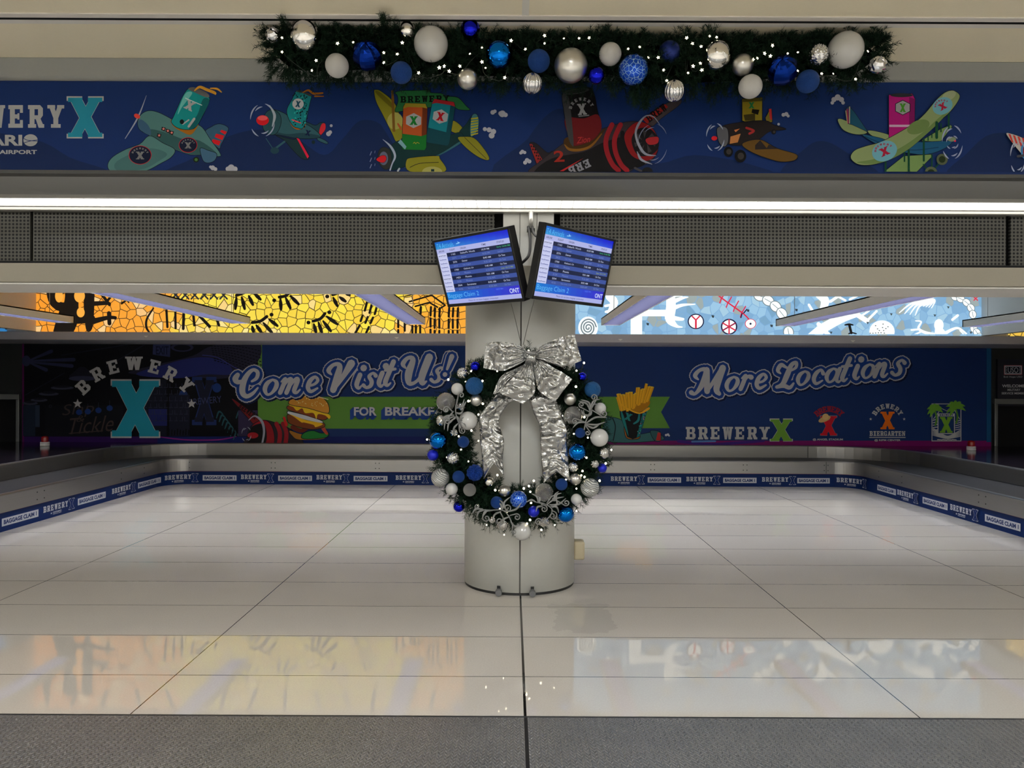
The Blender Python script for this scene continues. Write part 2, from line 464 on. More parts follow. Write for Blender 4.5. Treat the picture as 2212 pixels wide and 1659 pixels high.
N = NT('perforated_metal'); o, (X_, Y_, Z_) = N.xyz()
a = N.M('SUBTRACT', N.M('FRACT', N.M('DIVIDE', N.M('ADD', X_, 20.), .0268)), .5); b = N.M('SUBTRACT', N.M('FRACT', N.M('DIVIDE', N.M('SUBTRACT', Z_, 2.402), .0254)), .5)
hole = N.M('LESS_THAN', N.M('ADD', N.M('MULTIPLY', a, a), N.M('MULTIPLY', b, b)), .105)
N.set(Base_Color=N.mix(hole, lin((76, 75, 69)), lin((4, 4, 4))), Metallic=N.M('MULTIPLY', N.M('SUBTRACT', 1., hole), .5), Roughness=N.M('ADD', .38, N.M('MULTIPLY', hole, .5)))
M_PERF = N.m

N = NT('brushed_steel'); o, (X_, Y_, Z_) = N.xyz()
f = N.noise(N.vec(N.M('MULTIPLY', X_, .6), N.M('MULTIPLY', Y_, .6), N.M('MULTIPLY', Z_, 90.)), 3, 3)
N.set(Base_Color=N.mix(f, lin((140, 138, 136)), lin((150, 148, 146))), Metallic=.9, Roughness=N.M('ADD', .27, N.M('MULTIPLY', f, .05)))
M_STEEL = N.m
N = NT('conveyor_rubber'); o, (X_, Y_, Z_) = N.xyz()
f = N.noise(o, 14, 4)
N.set(Base_Color=N.mix(f, lin((16, 17, 19)), lin((32, 33, 36))), Roughness=.5); M_BELT = N.m
M_DECK = mat('glossy_deck', (30, 26, 34), .12)
M_PRINT = print_mat('printed_vinyl', .45)
M_PRINTB = print_mat('printed_banner', .6)
M_SCREEN = print_mat('screen_pixels', .2, .95)
M_SIGNBLUE = mat('signboard_blue', (14, 36, 84), .45, Specular_IOR_Level=.12)

# lamp surfaces
N = NT('cove_lens'); o, (X_, Y_, Z_) = N.xyz()
ln = joint(N, X_, 0., .085, .003)
N.set(Base_Color=(.9, .9, .9), Emission_Color=N.mix(ln, (1., .97, .92), (.2, .2, .19)), Emission_Strength=COVE)
M_LENS = N.m
M_LOUV = emis('pendant_tube', (.9, .92, 1.), PEND)
M_BLADE = mat('louvre_blade', (66, 66, 84), .7, Specular_IOR_Level=.05)
M_TROF = emis('added_lamp_diffuser', LAMPW, TROF)


def mosaic_mat(name, kind):
    N = NT(name); o, (X_, Y_, Z_) = N.xyz(); vv = N.vec(X_, Z_, 0.)
    wob = N.n('ShaderNodeVectorMath', operation='ADD'); N.put(wob.inputs[0], vv)
    nz = N.n('ShaderNodeTexNoise'); N.put(nz.inputs['Vector'], vv); nz.inputs['Scale'].default_value = 2.; sc_ = N.n('ShaderNodeVectorMath', operation='SCALE'); N.put(sc_.inputs[0], nz.outputs[1]); sc_.inputs['Scale'].default_value = .12; N.put(wob.inputs[1], sc_.outputs[0])
    ra, rb = (N.n('ShaderNodeTexVoronoi', feature=ft, voronoi_dimensions='2D') for ft in ('F1', 'DISTANCE_TO_EDGE'))
    for q in (ra, rb): N.put(q.inputs['Vector'], wob.outputs[0]); q.inputs['Scale'].default_value = 8.2; q.inputs['Randomness'].default_value = .85
    sp = N.n('ShaderNodeSeparateColor'); N.put(sp.inputs[0], ra.outputs['Color'])
    r1, r2 = sp.outputs[0], sp.outputs[1]
    edge = N.M('LESS_THAN', rb.outputs['Distance'], .042)
    if kind == 'sun':
        rp = N.n('ShaderNodeValToRGB'); e = rp.color_ramp.elements
        N.put(rp.inputs[0], N.M('ADD', N.M('DIVIDE', N.M('ADD', X_, 7.2), 7.2), N.M('MULTIPLY', N.M('SUBTRACT', r2, .5), .10)))
        e[0].position = 0; e[0].color = (*lin((255, 158, 44)), 1); e[1].position = 1; e[1].color = (*lin((255, 172, 48)), 1)
        for p, c in ((.27, (255, 172, 56)), (.32, (250, 232, 84)), (.74, (250, 228, 66)), (.80, (255, 184, 56))): q = e.new(p); q.color = (*lin(c), 1)
        c = N.mix(N.M('MULTIPLY', N.M('GREATER_THAN', r1, .86), .6), rp.outputs[0], lin((255, 236, 180)))
        c = N.mix(N.M('MULTIPLY', r2, .3), c, lin((236, 140, 40))); ec = lin((60, 34, 10))
    elif kind == 'sky':
        rp = N.n('ShaderNodeValToRGB'); rp.color_ramp.interpolation = 'CONSTANT'; e = rp.color_ramp.elements
        N.put(rp.inputs[0], r1); e[0].color = (*lin((140, 186, 222)), 1); e[1].position = .9; e[1].color = (*lin((158, 172, 172)), 1)
        for p, cc in ((.25, (156, 200, 230)), (.5, (128, 174, 212)), (.7, (168, 206, 228)), (.83, (120, 166, 200))): q = e.new(p); q.color = (*lin(cc), 1)
        c = rp.outputs[0]; ec = lin((120, 170, 215)); edge = N.M('MULTIPLY', edge, .8)
    else: c = N.mix(r1, *kind); ec = lin((20, 20, 24))
    N.set(Base_Color=(.05, .05, .05), Emission_Color=N.mix(edge, c, ec), Emission_Strength=MOSA, Roughness=.3)
    return N.m


# ------------------------------------------------------------------ the room shell
CZ = 3.45
struct('floor', MB().box(-9.6, 9.6, -8, 13, -.1, 0), M_FLOOR)
struct('wall_left', MB().box(-9.7, -9.6, -8, 13, 0, CZ), M_WHITE)
struct('wall_right', MB().box(9.6, 9.7, -8, 13, 0, CZ), M_WHITE)
struct('wall_rear', MB().box(-9.6, 9.6, -8.1, -8, 0, CZ), M_WHITE)
yj = P(1106, 43, 1); yj = (CZ - H) / (yj.z - H)  # depth of the black reveal in the ceiling
mb = MB().box(-9.6, 9.6, -8, yj - .012, CZ, CZ + .1); mb.box(-9.6, 9.6, yj + .012, 4.32, CZ, CZ + .1)
mb.box(-9.6, 9.6, 5.71, 11.0, CZ, CZ + .1)
ceil = struct('ceiling', mb, M_CEIL)
struct('trim_1', MB().box(-9.6, 9.6, yj - .014, yj + .014, CZ + .05, CZ + .12).box(-9.6, 9.6, yj + .0095, yj + .0125, CZ - .0055, CZ + .06).box(-9.6, 9.6, yj - .0125, yj - .0095, CZ - .0055, CZ + .06), M_VOID)
mb = MB()
for y in (yj - .052, yj + .012): mb.box(-9.6, 9.6, y, y + .04, CZ - .006, CZ + .02)
struct('trim_2', mb, mat('reveal_edge', (214, 208, 200), .5))
xs = P(1137, 15, 1).x * 3.5
struct('trim_3', MB().box(xs - .018, xs + .018, 2.0, yj - .05, CZ - .004, CZ + .01), mat('ceiling_joint', (214, 210, 200), .5))
# hanging bulkhead: fascia with rounded lower nose, soffit, header
YB = 4.28
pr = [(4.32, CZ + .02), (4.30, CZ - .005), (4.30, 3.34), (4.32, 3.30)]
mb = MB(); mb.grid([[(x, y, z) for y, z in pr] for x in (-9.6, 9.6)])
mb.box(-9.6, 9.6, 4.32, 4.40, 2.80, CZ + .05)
struct('wall_front', mb, M_FASC_SHADE)
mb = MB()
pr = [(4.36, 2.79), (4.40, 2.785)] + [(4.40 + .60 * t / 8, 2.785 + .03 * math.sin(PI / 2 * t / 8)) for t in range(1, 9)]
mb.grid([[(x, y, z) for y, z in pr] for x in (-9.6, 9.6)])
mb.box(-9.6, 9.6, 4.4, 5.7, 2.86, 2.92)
struct('trim_4', mb, M_FASC_SHADE, False)
mb = MB().box(-9.6, 9.6, 5.32, 5.36, 2.36, 2.9)
struct('trim_5', mb, M_VOID)
zb = P(1106, 573, 5.2).z; zs = P(1106, 614, 5.2).z
mb = MB(); mb.box(-9.6, 9.6, 5.2, 5.74, zs, zb); mb.box(-9.6, 9.6, 5.70, 5.74, zs, CZ + .05); mb.box(-9.6, 9.6, 5.36, 5.72, 2.9, 2.96)
bevel(struct('trim_6', mb, M_HEAD), .006)
bevel(struct('trim_15', MB().box(-9.6, 9.6, 5.225, 5.735, zs - .012, zs - .001), M_WHITE), .003)  # header underside in white, its paleness standing in for light from beyond
struct('trim_7', MB().box(-9.6, 9.6, 5.24, 5.32, zb - .01, zb + .022), M_VOID)
# flat cladding panel between the perforated panels, above the column
x0, x1 = P(1087, 520, 5.25).x, P(1196, 520, 5.25).x
mb = MB().box(x0, x1, 5.235, 5.32, zb, 2.79)
struct('trim_8', mb, M_COLUMN)
mb = MB()
for px in (1123, 1160): q = P(px, 500, 5.235).x; mb.box(q - .002, q + .002, 5.232, 5.24, zb, 2.79)
struct('trim_9', mb, M_SEAM)

# linear cove light
zl = 2.795
root = empty('linear_ceiling_light', (0, 5.1, zl), 'long glowing white linear light with a gridded lens under the blue airplane banner', 'ceiling light')
mb = MB(); mb.add([(-9.6, 5.0, zl + .008), (9.6, 5.0, zl + .008), (9.6, 5.19, zl), (-9.6, 5.19, zl)], [(0, 3, 2, 1)])
mb.build('lens', M_LENS, root)
mb = MB(); mb.box(-9.6, 9.6, 5.19, 5.235, zl - .012, zl + .03); mb.box(-9.6, 9.6, 5.195, 5.25, zl - .036, zl - .014); mb.box(-9.6, 9.6, 4.985, 5.0, zl - .004, zl + .05)
bevel(mb.build('trim_strip', M_TRIM, root), .003)

# perforated panels
zt = zl - .03
edges = [(-20, 66), (72, 1068), (1210, 2172), (2182, 2300)]
plab = ['perforated grey metal panel at the far left edge beyond the panel joint', 'long perforated grey metal panel left of the column',
        'long perforated grey metal panel right of the column', 'perforated grey metal panel at the far right edge beyond the panel joint']
for (a, b), lb in zip(edges, plab):
    xa, xb = P(a, 520, 5.26).x, P(b, 520, 5.26).x
    if a < 0: xa = -9.6
    if b > 2212: xb = 9.6
    r = MB().box(xa, xb, 5.255, 5.28, zb + .012, zt).build('perforated_panel', M_PERF)
    tag(r, lb, 'wall panel', 'perforated metal panels'); bevel(r, .003)

# ------------------------------------------------------------------ banner with airplanes
root = empty('airplane_banner', (0, YB, 2.82), 'long dark blue printed banner with cartoon airplanes below the garland', 'banner')
zt_, zb_ = P(1106, 179.5, YB).z, P(1106, 372, YB).z
bp_ = MB().box(-4.2, 4.2, YB, YB + .02, zb_, zt_).build('banner_panel', M_SIGNBLUE, root)
MB().box(-9.6, 9.6, YB - .006, YB + .06, zb_ - .022, zb_ - .001).build('bottom_rail', mat('dark_rail', (52, 52, 50), .5), root)
root = bp_  # everything printed belongs to the panel
CLIPB = (-260, 178, 2420, 372)
GB = 1.0
CB, CL, CR = [1], [1], [1]


def bn(): return Print(wallmap(YB), GB, 3e-5, CLIPB, CB)
NAVY, NAVY2, WHT, TEAL = (17, 41, 92), (16, 34, 74), (152, 152, 152), (30, 124, 146)
g = bn(); g.poly(R4(-260, 178, 2420, 372), NAVY)
g.blob([(-260, 380), (-260, 300), (-100, 280), (70, 300), (150, 340), (220, 380)], NAVY2)
g.blob([(370, 385), (420, 340), (480, 300), (560, 280), (640, 300), (700, 335), (740, 300), (780, 260), (830, 280), (830, 385)], NAVY2)
g.blob([(1090, 385), (1140, 300), (1180, 250), (1215, 235), (1260, 260), (1400, 350), (1500, 335), (1620, 355), (1640, 385)], NAVY2)
g.blob([(1690, 385), (1740, 320), (1780, 305), (1830, 330), (1900, 385)], NAVY2)
g.blob([(2050, 385), (2090, 330), (2140, 290), (2200, 300), (2260, 385)], NAVY2)
g.build('printed_hills', M_PRINTB, root)
g = bn()
g.slab('BREWERY', -152, 227, 138, 276, WHT, .22)
g.slab('X', 144, 208, 224, 299, WHT); g.slab('X', 147, 211, 221, 296, TEAL)
g.text('ONTARI', -130, 291, 48, 315, WHT, .035); g.ell(66, 303, 15.5, 13, WHT)
g.line([(50, 298), (60, 303), (82, 305)], 1.4, NAVY); g.line([(52, 309), (64, 305), (82, 302)], 1.4, NAVY)
g.text('INTERNATIONAL AIRPORT', -160, 324, 80, 333, WHT, .03)
g.build('lettering', M_PRINTB, root)
OUT = (12, 18, 28)


def outl(g, pts, col, w=5, smooth=True):
    q = cr(pts, 5, True) if smooth else list(pts)
    g.poly(q, col); g.line(q + [q[0]], w, OUT, False, caps=False); return g


def cloud(g, pts, r, col=(160, 160, 168)):
    for x, y, k in pts: g.ell(x, y, r * k, r * k, col, n=12)


def badge(g, x, y, rx, ry, bg, ring, xc, rot=0.):
    g.ell(x, y, rx + 5, ry + 5, ring, rot); g.ell(x, y, rx, ry, bg, rot)
    g.slab('X', x - rx * .38, y - ry * .38, x + rx * .38, y + ry * .48, xc, rot=rot)
    for i, ch in enumerate('BREWERY'):
        a = -1.15 + i * .383 + rot
        g.slab(ch, x + rx * .74 * math.sin(a) - rx * .09, y - ry * .74 * math.cos(a) - ry * .1, x + rx * .74 * math.sin(a) + rx * .09, y - ry * .74 * math.cos(a) + ry * .1, xc, rot=a)


def swirl(g, x, y, rx, ry, rot=0., col=(150, 160, 178), sc=1.):
    for a0, a1, k in ((.2, 1.3, 1), (1.9, 2.6, 1.03), (3.2, 4.3, 1), (4.9, 5.7, 1.02), (.9, 1.7, .8), (3.9, 4.7, .82)):
        q = []
        for i in range(9):
            t = a0 + (a1 - a0) * i / 8; ex, ey = rx * k * math.cos(t), ry * k * math.sin(t)
            q.append((x + ex * math.cos(rot) - ey * math.sin(rot), y + ex * math.sin(rot) + ey * math.cos(rot), (1 + 5 * math.sin(PI * i / 8)) * sc))
        g.line(q, 1, col, False)


# picture 1 (green monoplane with teal can)
g = bn().at(220, 170, 4.254)
GR, GR2, GR3 = (72, 112, 110), (60, 98, 98), (44, 80, 80)
g.line([(410, 155, 3), (330, 360, 14), (215, 550, 6)], 1, (140, 146, 160))
outl(g, [(950, 500), (1010, 440), (1080, 415), (1150, 440), (1160, 480), (1100, 600), (1070, 640)], (48, 82, 104))
for a in ((1100, 470, 1150, 500), (1050, 505, 1125, 550), (1020, 555, 1095, 600)):
    g.poly([(a[0], a[1]), (a[2], a[1] + 18), (a[2] - 18, a[3] + 15), (a[0] - 14, a[3] - 14)], (186, 20, 30))
outl(g, [(330, 400), (360, 330), (430, 295), (520, 310), (640, 370), (760, 440), (900, 430), (1000, 560), (1090, 690), (1070, 715), (960, 700), (820, 700), (680, 655), (560, 600), (440, 525), (350, 470)], GR)
g.blob([(450, 465), (600, 500), (760, 560), (900, 570), (1060, 690), (960, 695), (820, 695), (680, 650), (560, 595), (450, 525)], GR3)
g.blob([(335, 405), (360, 375), (420, 420), (450, 480), (440, 520), (355, 470)], (52, 84, 108))
outl(g, [(440, 525), (560, 590), (670, 650), (640, 720), (540, 780), (400, 850), (200, 890), (80, 850), (55, 790), (100, 720), (220, 650), (350, 600)], GR)
g.blob([(120, 780), (250, 700), (450, 640), (600, 690), (520, 760), (380, 830), (160, 850)], GR2)
badge(g, 352, 702, 100, 82, (12, 20, 44), (170, 24, 34), (110, 110, 110)); badge(g, 793, 610, 80, 66, (12, 20, 44), (170, 24, 34), (110, 110, 110))
for x, y in ((570, 460), (610, 478), (645, 495), (530, 520)): g.poly([(x - 18, y - 18), (x + 20, y - 8), (x + 8, y + 26), (x - 24, y + 12)], (28, 20, 24)); g.star(x - 2, y + 2, 15, (210, 120, 110))
outl(g, [(905, 640), (980, 660), (1055, 690), (1040, 750), (980, 775), (930, 750)], (58, 92, 116)); g.ell(868, 745, 28, 26, (20, 34, 20)); g.ell(868, 745, 14, 14, (70, 110, 50))
g.ell(325, 345, 30, 20, (205, 62, 52), .5)
g.blob([(635, 380), (660, 440), (740, 490), (820, 515), (880, 440), (870, 410), (700, 380)], (146, 92, 20))
outl(g, [(745, 160), (800, 90), (850, 105), (940, 145), (990, 180), (980, 230), (930, 340), (860, 450), (780, 470), (690, 450), (640, 400), (660, 350), (700, 260)], (14, 128, 128))
g.blob([(930, 190), (985, 190), (970, 260), (860, 445), (800, 455), (880, 330)], (10, 82, 86)); g.blob([(760, 150), (800, 120), (830, 140), (740, 260), (700, 330), (715, 260)], (96, 172, 166))
g.blob([(795, 95), (850, 80), (950, 120), (990, 160), (960, 172), (860, 130)], (84, 84, 84))
g.slab('X', 765, 205, 850, 290, WHT, rot=.45); g.line([(770, 180), (920, 245)], 7, (190, 200, 200)); g.line([(800, 440), (850, 370)], 22, WHT); g.line([(745, 420), (800, 380)], 12, WHT)
g.ell(737, 397, 20, 22, (10, 16, 20))
g.line([(855, 110, 10), (900, 78, 24), (960, 100, 26), (1035, 130, 26), (1045, 145, 10)], 1, (196, 140, 40)); g.line([(1000, 90, 10), (1060, 95, 18), (1100, 125, 10)], 1, (196, 140, 40))
cloud(g, [(1020, 820, 1), (1045, 832, .8), (1000, 812, .6)], 22); cloud(g, [(1190, 820, 1.3), (1160, 830, .9), (1225, 832, 1)], 24)
g.build('airplane_picture', M_PRINTB, root)['label'] = 'green monoplane carrying a teal can'
# picture 2 (small grey-green plane)
g = bn().at(220, 170, 4.254)
TQ, TQ2 = (44, 84, 92), (30, 62, 72)
outl(g, [(1870, 400), (1960, 430), (2010, 405), (2050, 410), (2050, 470), (2010, 520), (1940, 520)], TQ2)
g.blob([(2020, 420), (2052, 415), (2052, 470), (2005, 525), (2000, 480)], (190, 36, 48))
outl(g, [(1980, 540), (2040, 560), (2080, 590), (2060, 600), (1990, 570)], TQ)
outl(g, [(1500, 330), (1570, 285), (1680, 320), (1760, 380), (1900, 430), (2010, 520), (1960, 550), (1800, 550), (1640, 520), (1540, 510), (1480, 440)], TQ)
g.blob([(1560, 480), (1700, 510), (1850, 500), (2000, 525), (1960, 548), (1800, 548), (1640, 518), (1560, 510)], TQ2)
outl(g, [(1500, 330), (1560, 285), (1630, 320), (1650, 400), (1610, 500), (1540, 515), (1480, 450)], (36, 72, 80))
outl(g, [(1600, 520), (1760, 560), (1800, 545), (1880, 660), (1905, 735), (1840, 735), (1750, 650), (1680, 570)], (24, 48, 52)); g.poly([(1790, 545), (1815, 555), (1905, 715), (1890, 735)], (196, 26, 60))
g.line([(1510, 550), (1570, 640)], 7, TQ); g.line([(1680, 580), (1600, 640)], 18, TQ); g.ell(1590, 662, 40, 30, TQ2); g.ell(1945, 585, 16, 18, (20, 40, 44)); g.slab('X', 1870, 475, 1920, 525, (14, 24, 60), rot=.2)
g.blob([(1740, 390), (1750, 440), (1800, 470), (1865, 450), (1860, 400)], (156, 90, 24))
outl(g, [(1750, 190), (1790, 115), (1860, 130), (1925, 160), (1915, 220), (1860, 440), (1800, 455), (1745, 420), (1700, 300)], (20, 120, 124))
random.seed(3)
for _ in range(70):
    t, uu = random.random(), random.random(); x = 1760 + t * 130 - uu * 30 + (0 if uu < .5 else 20); y = 140 + uu * 290 + t * 20
    g.ell(x, y, 9, 6, random.choice([(10, 24, 30), (10, 60, 70), (40, 170, 160), (10, 24, 30)]), random.random() * 3, 8)
g.ell(1805, 235, 52, 50, (175, 178, 180)); g.slab('X', 1782, 208, 1828, 264, (16, 70, 90), rot=.15); g.line([(1750, 380), (1830, 410)], 10, (196, 70, 80))
g.blob([(1785, 118), (1830, 112), (1925, 150), (1915, 165), (1860, 140)], (60, 60, 58))
g.line([(1850, 130, 8), (1900, 110, 18), (1950, 140, 20), (2030, 135, 16)], 1, (150, 92, 24)); g.line([(1960, 165, 14), (2040, 165, 8)], 1, (150, 92, 24))
g.ell(1480, 385, 58, 46, (196, 22, 32)); g.ell(1480, 365, 46, 22, (214, 80, 84)); swirl(g, 1480, 385, 112, 150, 0., (150, 158, 180), 2.2)
g.line([(1545, 250, 8), (1590, 340, 26), (1570, 440, 10)], 1, (150, 160, 170))
cloud(g, [(2085, 510, 1), (2100, 495, .8), (2110, 435, .6)], 22)
g.build('airplane_picture', M_PRINTB, root)['label'] = 'small grey-green plane with a red nose'
# picture 3 (yellow-winged plane, two cans, green flag)
g = bn().at(780, 170, 6.506)
YL, YD, DG = (122, 118, 26), (96, 92, 18), (12, 44, 46)
outl(g, [(185, 180), (215, 160), (280, 180), (420, 290), (500, 400), (580, 640), (600, 800), (500, 890), (430, 760), (300, 500), (215, 330)], YL)
g.blob([(200, 190), (260, 190), (420, 330), (440, 420), (300, 300)], YD); g.ell(480, 600, 110, 120, (152, 146, 72))
outl(g, [(475, 205), (560, 175), (800, 170), (960, 165), (980, 200), (1140, 215), (1180, 250), (1320, 260), (1390, 290), (1480, 390), (1530, 445), (1380, 440), (1300, 400), (1180, 380), (900, 420), (600, 460), (480, 465), (520, 330), (510, 240)], (34, 98, 52), 7)
g.slab('BREWERY', 555, 245, 1240, 335, (8, 14, 12), .22, rot=-.02)
g.poly([(425, 170), (460, 170), (482, 750), (445, 750)], (110, 78, 24))
outl(g, [(1280, 600), (1350, 620), (1425, 700), (1380, 770), (1300, 760), (1260, 720)], YL)
outl(g, [(1380, 760), (1480, 640), (1560, 520), (1620, 500), (1655, 600), (1640, 720), (1560, 830), (1440, 880)], DG); g.blob([(1560, 530), (1620, 505), (1655, 600), (1630, 740), (1550, 820), (1535, 700)], (58, 108, 112))
for i in range(7): g.poly([(1545, 560 + i * 38), (1645, 548 + i * 36), (1645, 566 + i * 36), (1545, 580 + i * 38)], (150, 140, 24))
outl(g, [(400, 990), (550, 870), (760, 900), (1000, 900), (1250, 800), (1400, 760), (1440, 860), (1300, 950), (1090, 1070), (900, 1100), (700, 1200), (560, 1260), (400, 1270)], DG)
g.blob([(640, 1240), (1090, 1070), (1400, 880), (1420, 900), (1100, 1085), (700, 1235)], (44, 90, 100))
outl(g, [(1360, 840), (1450, 820), (1590, 840), (1720, 980), (1800, 1110), (1770, 1150), (1640, 1100), (1480, 980)], YL); g.line([(1455, 830), (1760, 1130)], 6, OUT)
outl(g, [(640, 1150), (760, 1110), (1070, 1090), (1110, 1130), (1180, 1310), (690, 1310)], YL); g.line([(690, 1250), (830, 1195), (1090, 1180)], 8, OUT); g.ell(1000, 1310, 140, 70, (150, 146, 80)); g.poly(R4(985, 1275, 1030, 1310), DG)


def can(g, cx, cy, w, h, rot, col, dark, lid, band=None, xc=(20, 110, 40)):
    c, d = math.cos(rot), math.sin(rot); T = lambda u, v: (cx + u * w * c - v * h * d, cy + u * w * d + v * h * c)
    outl(g, [T(*q) for q in ((-.42, -.5), (.42, -.5), (.5, -.42), (.5, .44), (.44, .5), (-.44, .5), (-.5, .44), (-.5, -.42))], col, 6, False)
    g.poly([T(*q) for q in ((.3, -.46), (.5, -.4), (.5, .44), (.3, .48))], dark)
    if band: g.poly([T(*q) for q in ((-.5, .16), (.3, .2), (.5, .16), (.5, .44), (.44, .5), (-.44, .5), (-.5, .44))], band)
    g.poly([T(*q) for q in ((-.42, -.5), (.42, -.5), (.5, -.4), (.3, -.42), (-.3, -.42), (-.5, -.38))], lid)
    g.poly([T(.36 * math.sin(t * PI / 3) - .05, -.13 + .36 * w / h * -math.cos(t * PI / 3) * .86) for t in range(6)], (150, 150, 152))
    q = T(-.05, -.13); g.slab('X', q[0] - w * .16, q[1] - w * .18, q[0] + w * .16, q[1] + w * .18, xc, rot=rot)


can(g, 1120, 620, 330, 620, .16, (14, 112, 122), (8, 60, 70), (150, 30, 36), (10, 60, 70), (160, 14, 24))
can(g, 755, 680, 340, 650, .03, (164, 74, 30), (96, 40, 16), (140, 124, 32), (18, 100, 36))
g.line([(520, 640, 22), (545, 680, 30), (570, 720, 22)], 1, (160, 76, 36)); g.poly([(520, 900), (560, 860), (640, 960), (620, 1000)], (110, 150, 160)); g.line([(735, 915), (755, 900), (770, 920), (790, 902), (820, 915)], 9, (150, 140, 40))
outl(g, [(240, 1060), (300, 970), (400, 1000), (430, 1120), (420, 1240), (340, 1280), (260, 1200)], (40, 42, 40)); g.ell(320, 1125, 62, 95, (88, 92, 112)); outl(g, [(215, 1140), (280, 1090), (340, 1085), (360, 1130), (330, 1180), (270, 1180)], (190, 24, 32))
g.line([(310, 860, 6), (420, 960, 30), (480, 1090, 30), (440, 1200, 18), (410, 1290, 20)], 1, (150, 160, 180)); g.line([(540, 1270), (520, 1300)], 26, (150, 160, 170))
for y0 in (1000, 1090, 1180): g.line([(150, y0 + 30), (130, y0 + 80)], 10, (120, 130, 160)); g.line([(200, y0 + 20), (195, y0 + 50)], 6, (120, 130, 160))
cloud(g, [(1850, 480, 1), (1880, 465, .8), (1985, 500, 1.5), (2030, 515, 1), (1960, 495, 1), (1740, 715, .9), (1800, 725, 1.1), (1860, 750, 1.2), (1835, 805, 1.3)], 32)
g.build('airplane_picture', M_PRINTB, root)['label'] = 'yellow-winged plane carrying two cans and a green flag'
# picture 4 (black and red plane)
g = bn().at(1110, 170, 5.978)
BK, BK2, RD = (34, 28, 32), (14, 12, 14), (122, 22, 26)
outl(g, [(1700, 520), (1960, 330), (2120, 290), (2160, 280), (2130, 350), (1900, 520), (1780, 620)], (62, 54, 56)); g.poly([(1660, 530), (1950, 335), (1990, 370), (1720, 590)], (140, 30, 26))
g.slab('BREW', 1690, 400, 1980, 500, BK2, .15, rot=-.62)
outl(g, [(200, 850), (230, 825), (300, 850), (430, 960), (500, 940), (480, 1060), (330, 1110), (290, 1110), (240, 960)], BK)
g.poly([(200, 850), (235, 850), (370, 1050), (300, 1110), (240, 960)], (130, 32, 30))
for i in range(6):
    for j in range(2): x, y = 225 + i * 22 + j * 28, 880 + i * 40 + j * 4; g.poly(R4(x - 9, y - 12, x + 9, y + 10), BK2)
outl(g, [(200, 1220), (330, 1080), (520, 930), (720, 800), (1180, 640), (1420, 570), (1600, 560), (1760, 620), (1850, 760), (1850, 960), (1740, 1090), (1560, 1160), (1400, 1230), (700, 1260)], (46, 38, 42))
g.blob([(260, 1230), (480, 1040), (900, 950), (1180, 820), (1540, 760), (1700, 1080), (1500, 1180), (1300, 1240), (600, 1260)], BK2)
for x0, ww in ((1180, 62), (1290, 62)): g.line([(x0 + 85, 600, ww), (x0 + 10, 780, ww), (x0 + 20, 950, ww), (x0 + 90, 1110, ww), (x0 + 170, 1190, ww)], 1, (130, 22, 30))
g.line([(1400, 700, 50), (1400, 800, 60), (1420, 920, 60), (1520, 1060, 40)], 1, BK2)
outl(g, [(1420, 760), (1500, 620), (1620, 560), (1760, 620), (1850, 760), (1855, 930), (1770, 1050), (1640, 1060), (1500, 980)], (118, 18, 20))
outl(g, [(1520, 780), (1600, 660), (1740, 650), (1850, 760), (1860, 900), (1760, 990), (1620, 1000), (1550, 920)], (20, 16, 18))
for t in range(7): a = t * .9; g.poly([(1690 + 40 * math.cos(a), 815 + 40 * math.sin(a)), (1690 + 140 * math.cos(a), 825 + 150 * math.sin(a)), (1690 + 140 * math.cos(a + .4), 825 + 150 * math.sin(a + .4))], (52, 48, 50))
outl(g, [(1695, 800), (1740, 765), (1850, 755), (1870, 800), (1840, 850), (1740, 860)], (150, 32, 38))
g.line([(1880, 600, 5), (1800, 500, 14), (1700, 490, 16), (1610, 590, 30), (1570, 720, 26), (1620, 880, 34), (1700, 980, 30), (1830, 1000, 8)], 1, (130, 132, 146))
swirl(g, 1790, 850, 190, 260, .1, (120, 126, 150), 1.9); g.line([(1590, 950, 10), (1640, 1050, 30), (1780, 1110, 8)], 1, (130, 132, 146))
g.blob([(640, 820), (700, 760), (900, 760), (1100, 700), (1170, 655), (1130, 740), (1000, 880), (850, 940), (700, 930)], (60, 38, 10)); g.line([(655, 860, 12), (720, 920, 34), (860, 925, 34), (1000, 870, 30), (1130, 720, 14)], 1, (116, 76, 20))
g.text('2', 515, 935, 650, 1080, (140, 34, 24), .02, -.05); g.poly([(590, 1200), (900, 1030), (640, 1200)], (160, 28, 32))
g.slab('ERB', 700, 1095, 990, 1200, (120, 120, 128), .15, rot=-.42 + PI)
outl(g, [(620, 210), (700, 150), (860, 125), (980, 125), (1040, 220), (1080, 430), (1130, 620), (1060, 760), (900, 850), (760, 870), (700, 760), (650, 480)], (14, 12, 14))
g.blob([(660, 520), (900, 520), (1080, 470), (1130, 640), (1040, 780), (900, 850), (760, 870), (710, 760)], (92, 16, 20)); g.blob([(625, 230), (700, 240), (740, 480), (770, 850), (740, 860), (700, 760), (655, 480)], (54, 54, 56))
g.ell(800, 172, 172, 34, (52, 52, 54), -.14); g.ell(800, 172, 130, 22, (28, 28, 30), -.14)
g.slab('X', 820, 330, 935, 475, (136, 136, 138), rot=-.1); g.arc('BREWERY', 875, 420, 150, -1.3, 1.05, 40, 36, (130, 130, 132)); g.line([(840, 494), (895, 488)], 14, (110, 110, 112)); g.line([(905, 487), (965, 480)], 14, (110, 110, 112)); g.text('Zion', 815, 755, 985, 835, (150, 40, 40), .01, -.12, .3)
cloud(g, [(110, 950, 1), (140, 960, .8), (90, 965, .8), (170, 1060, 1.1), (200, 1075, 1), (145, 1090, 1)], 26); g.ell(1720, 1210, 70, 60, (20, 20, 22)); g.line([(1560, 1160), (1640, 1200)], 30, (60, 58, 62))
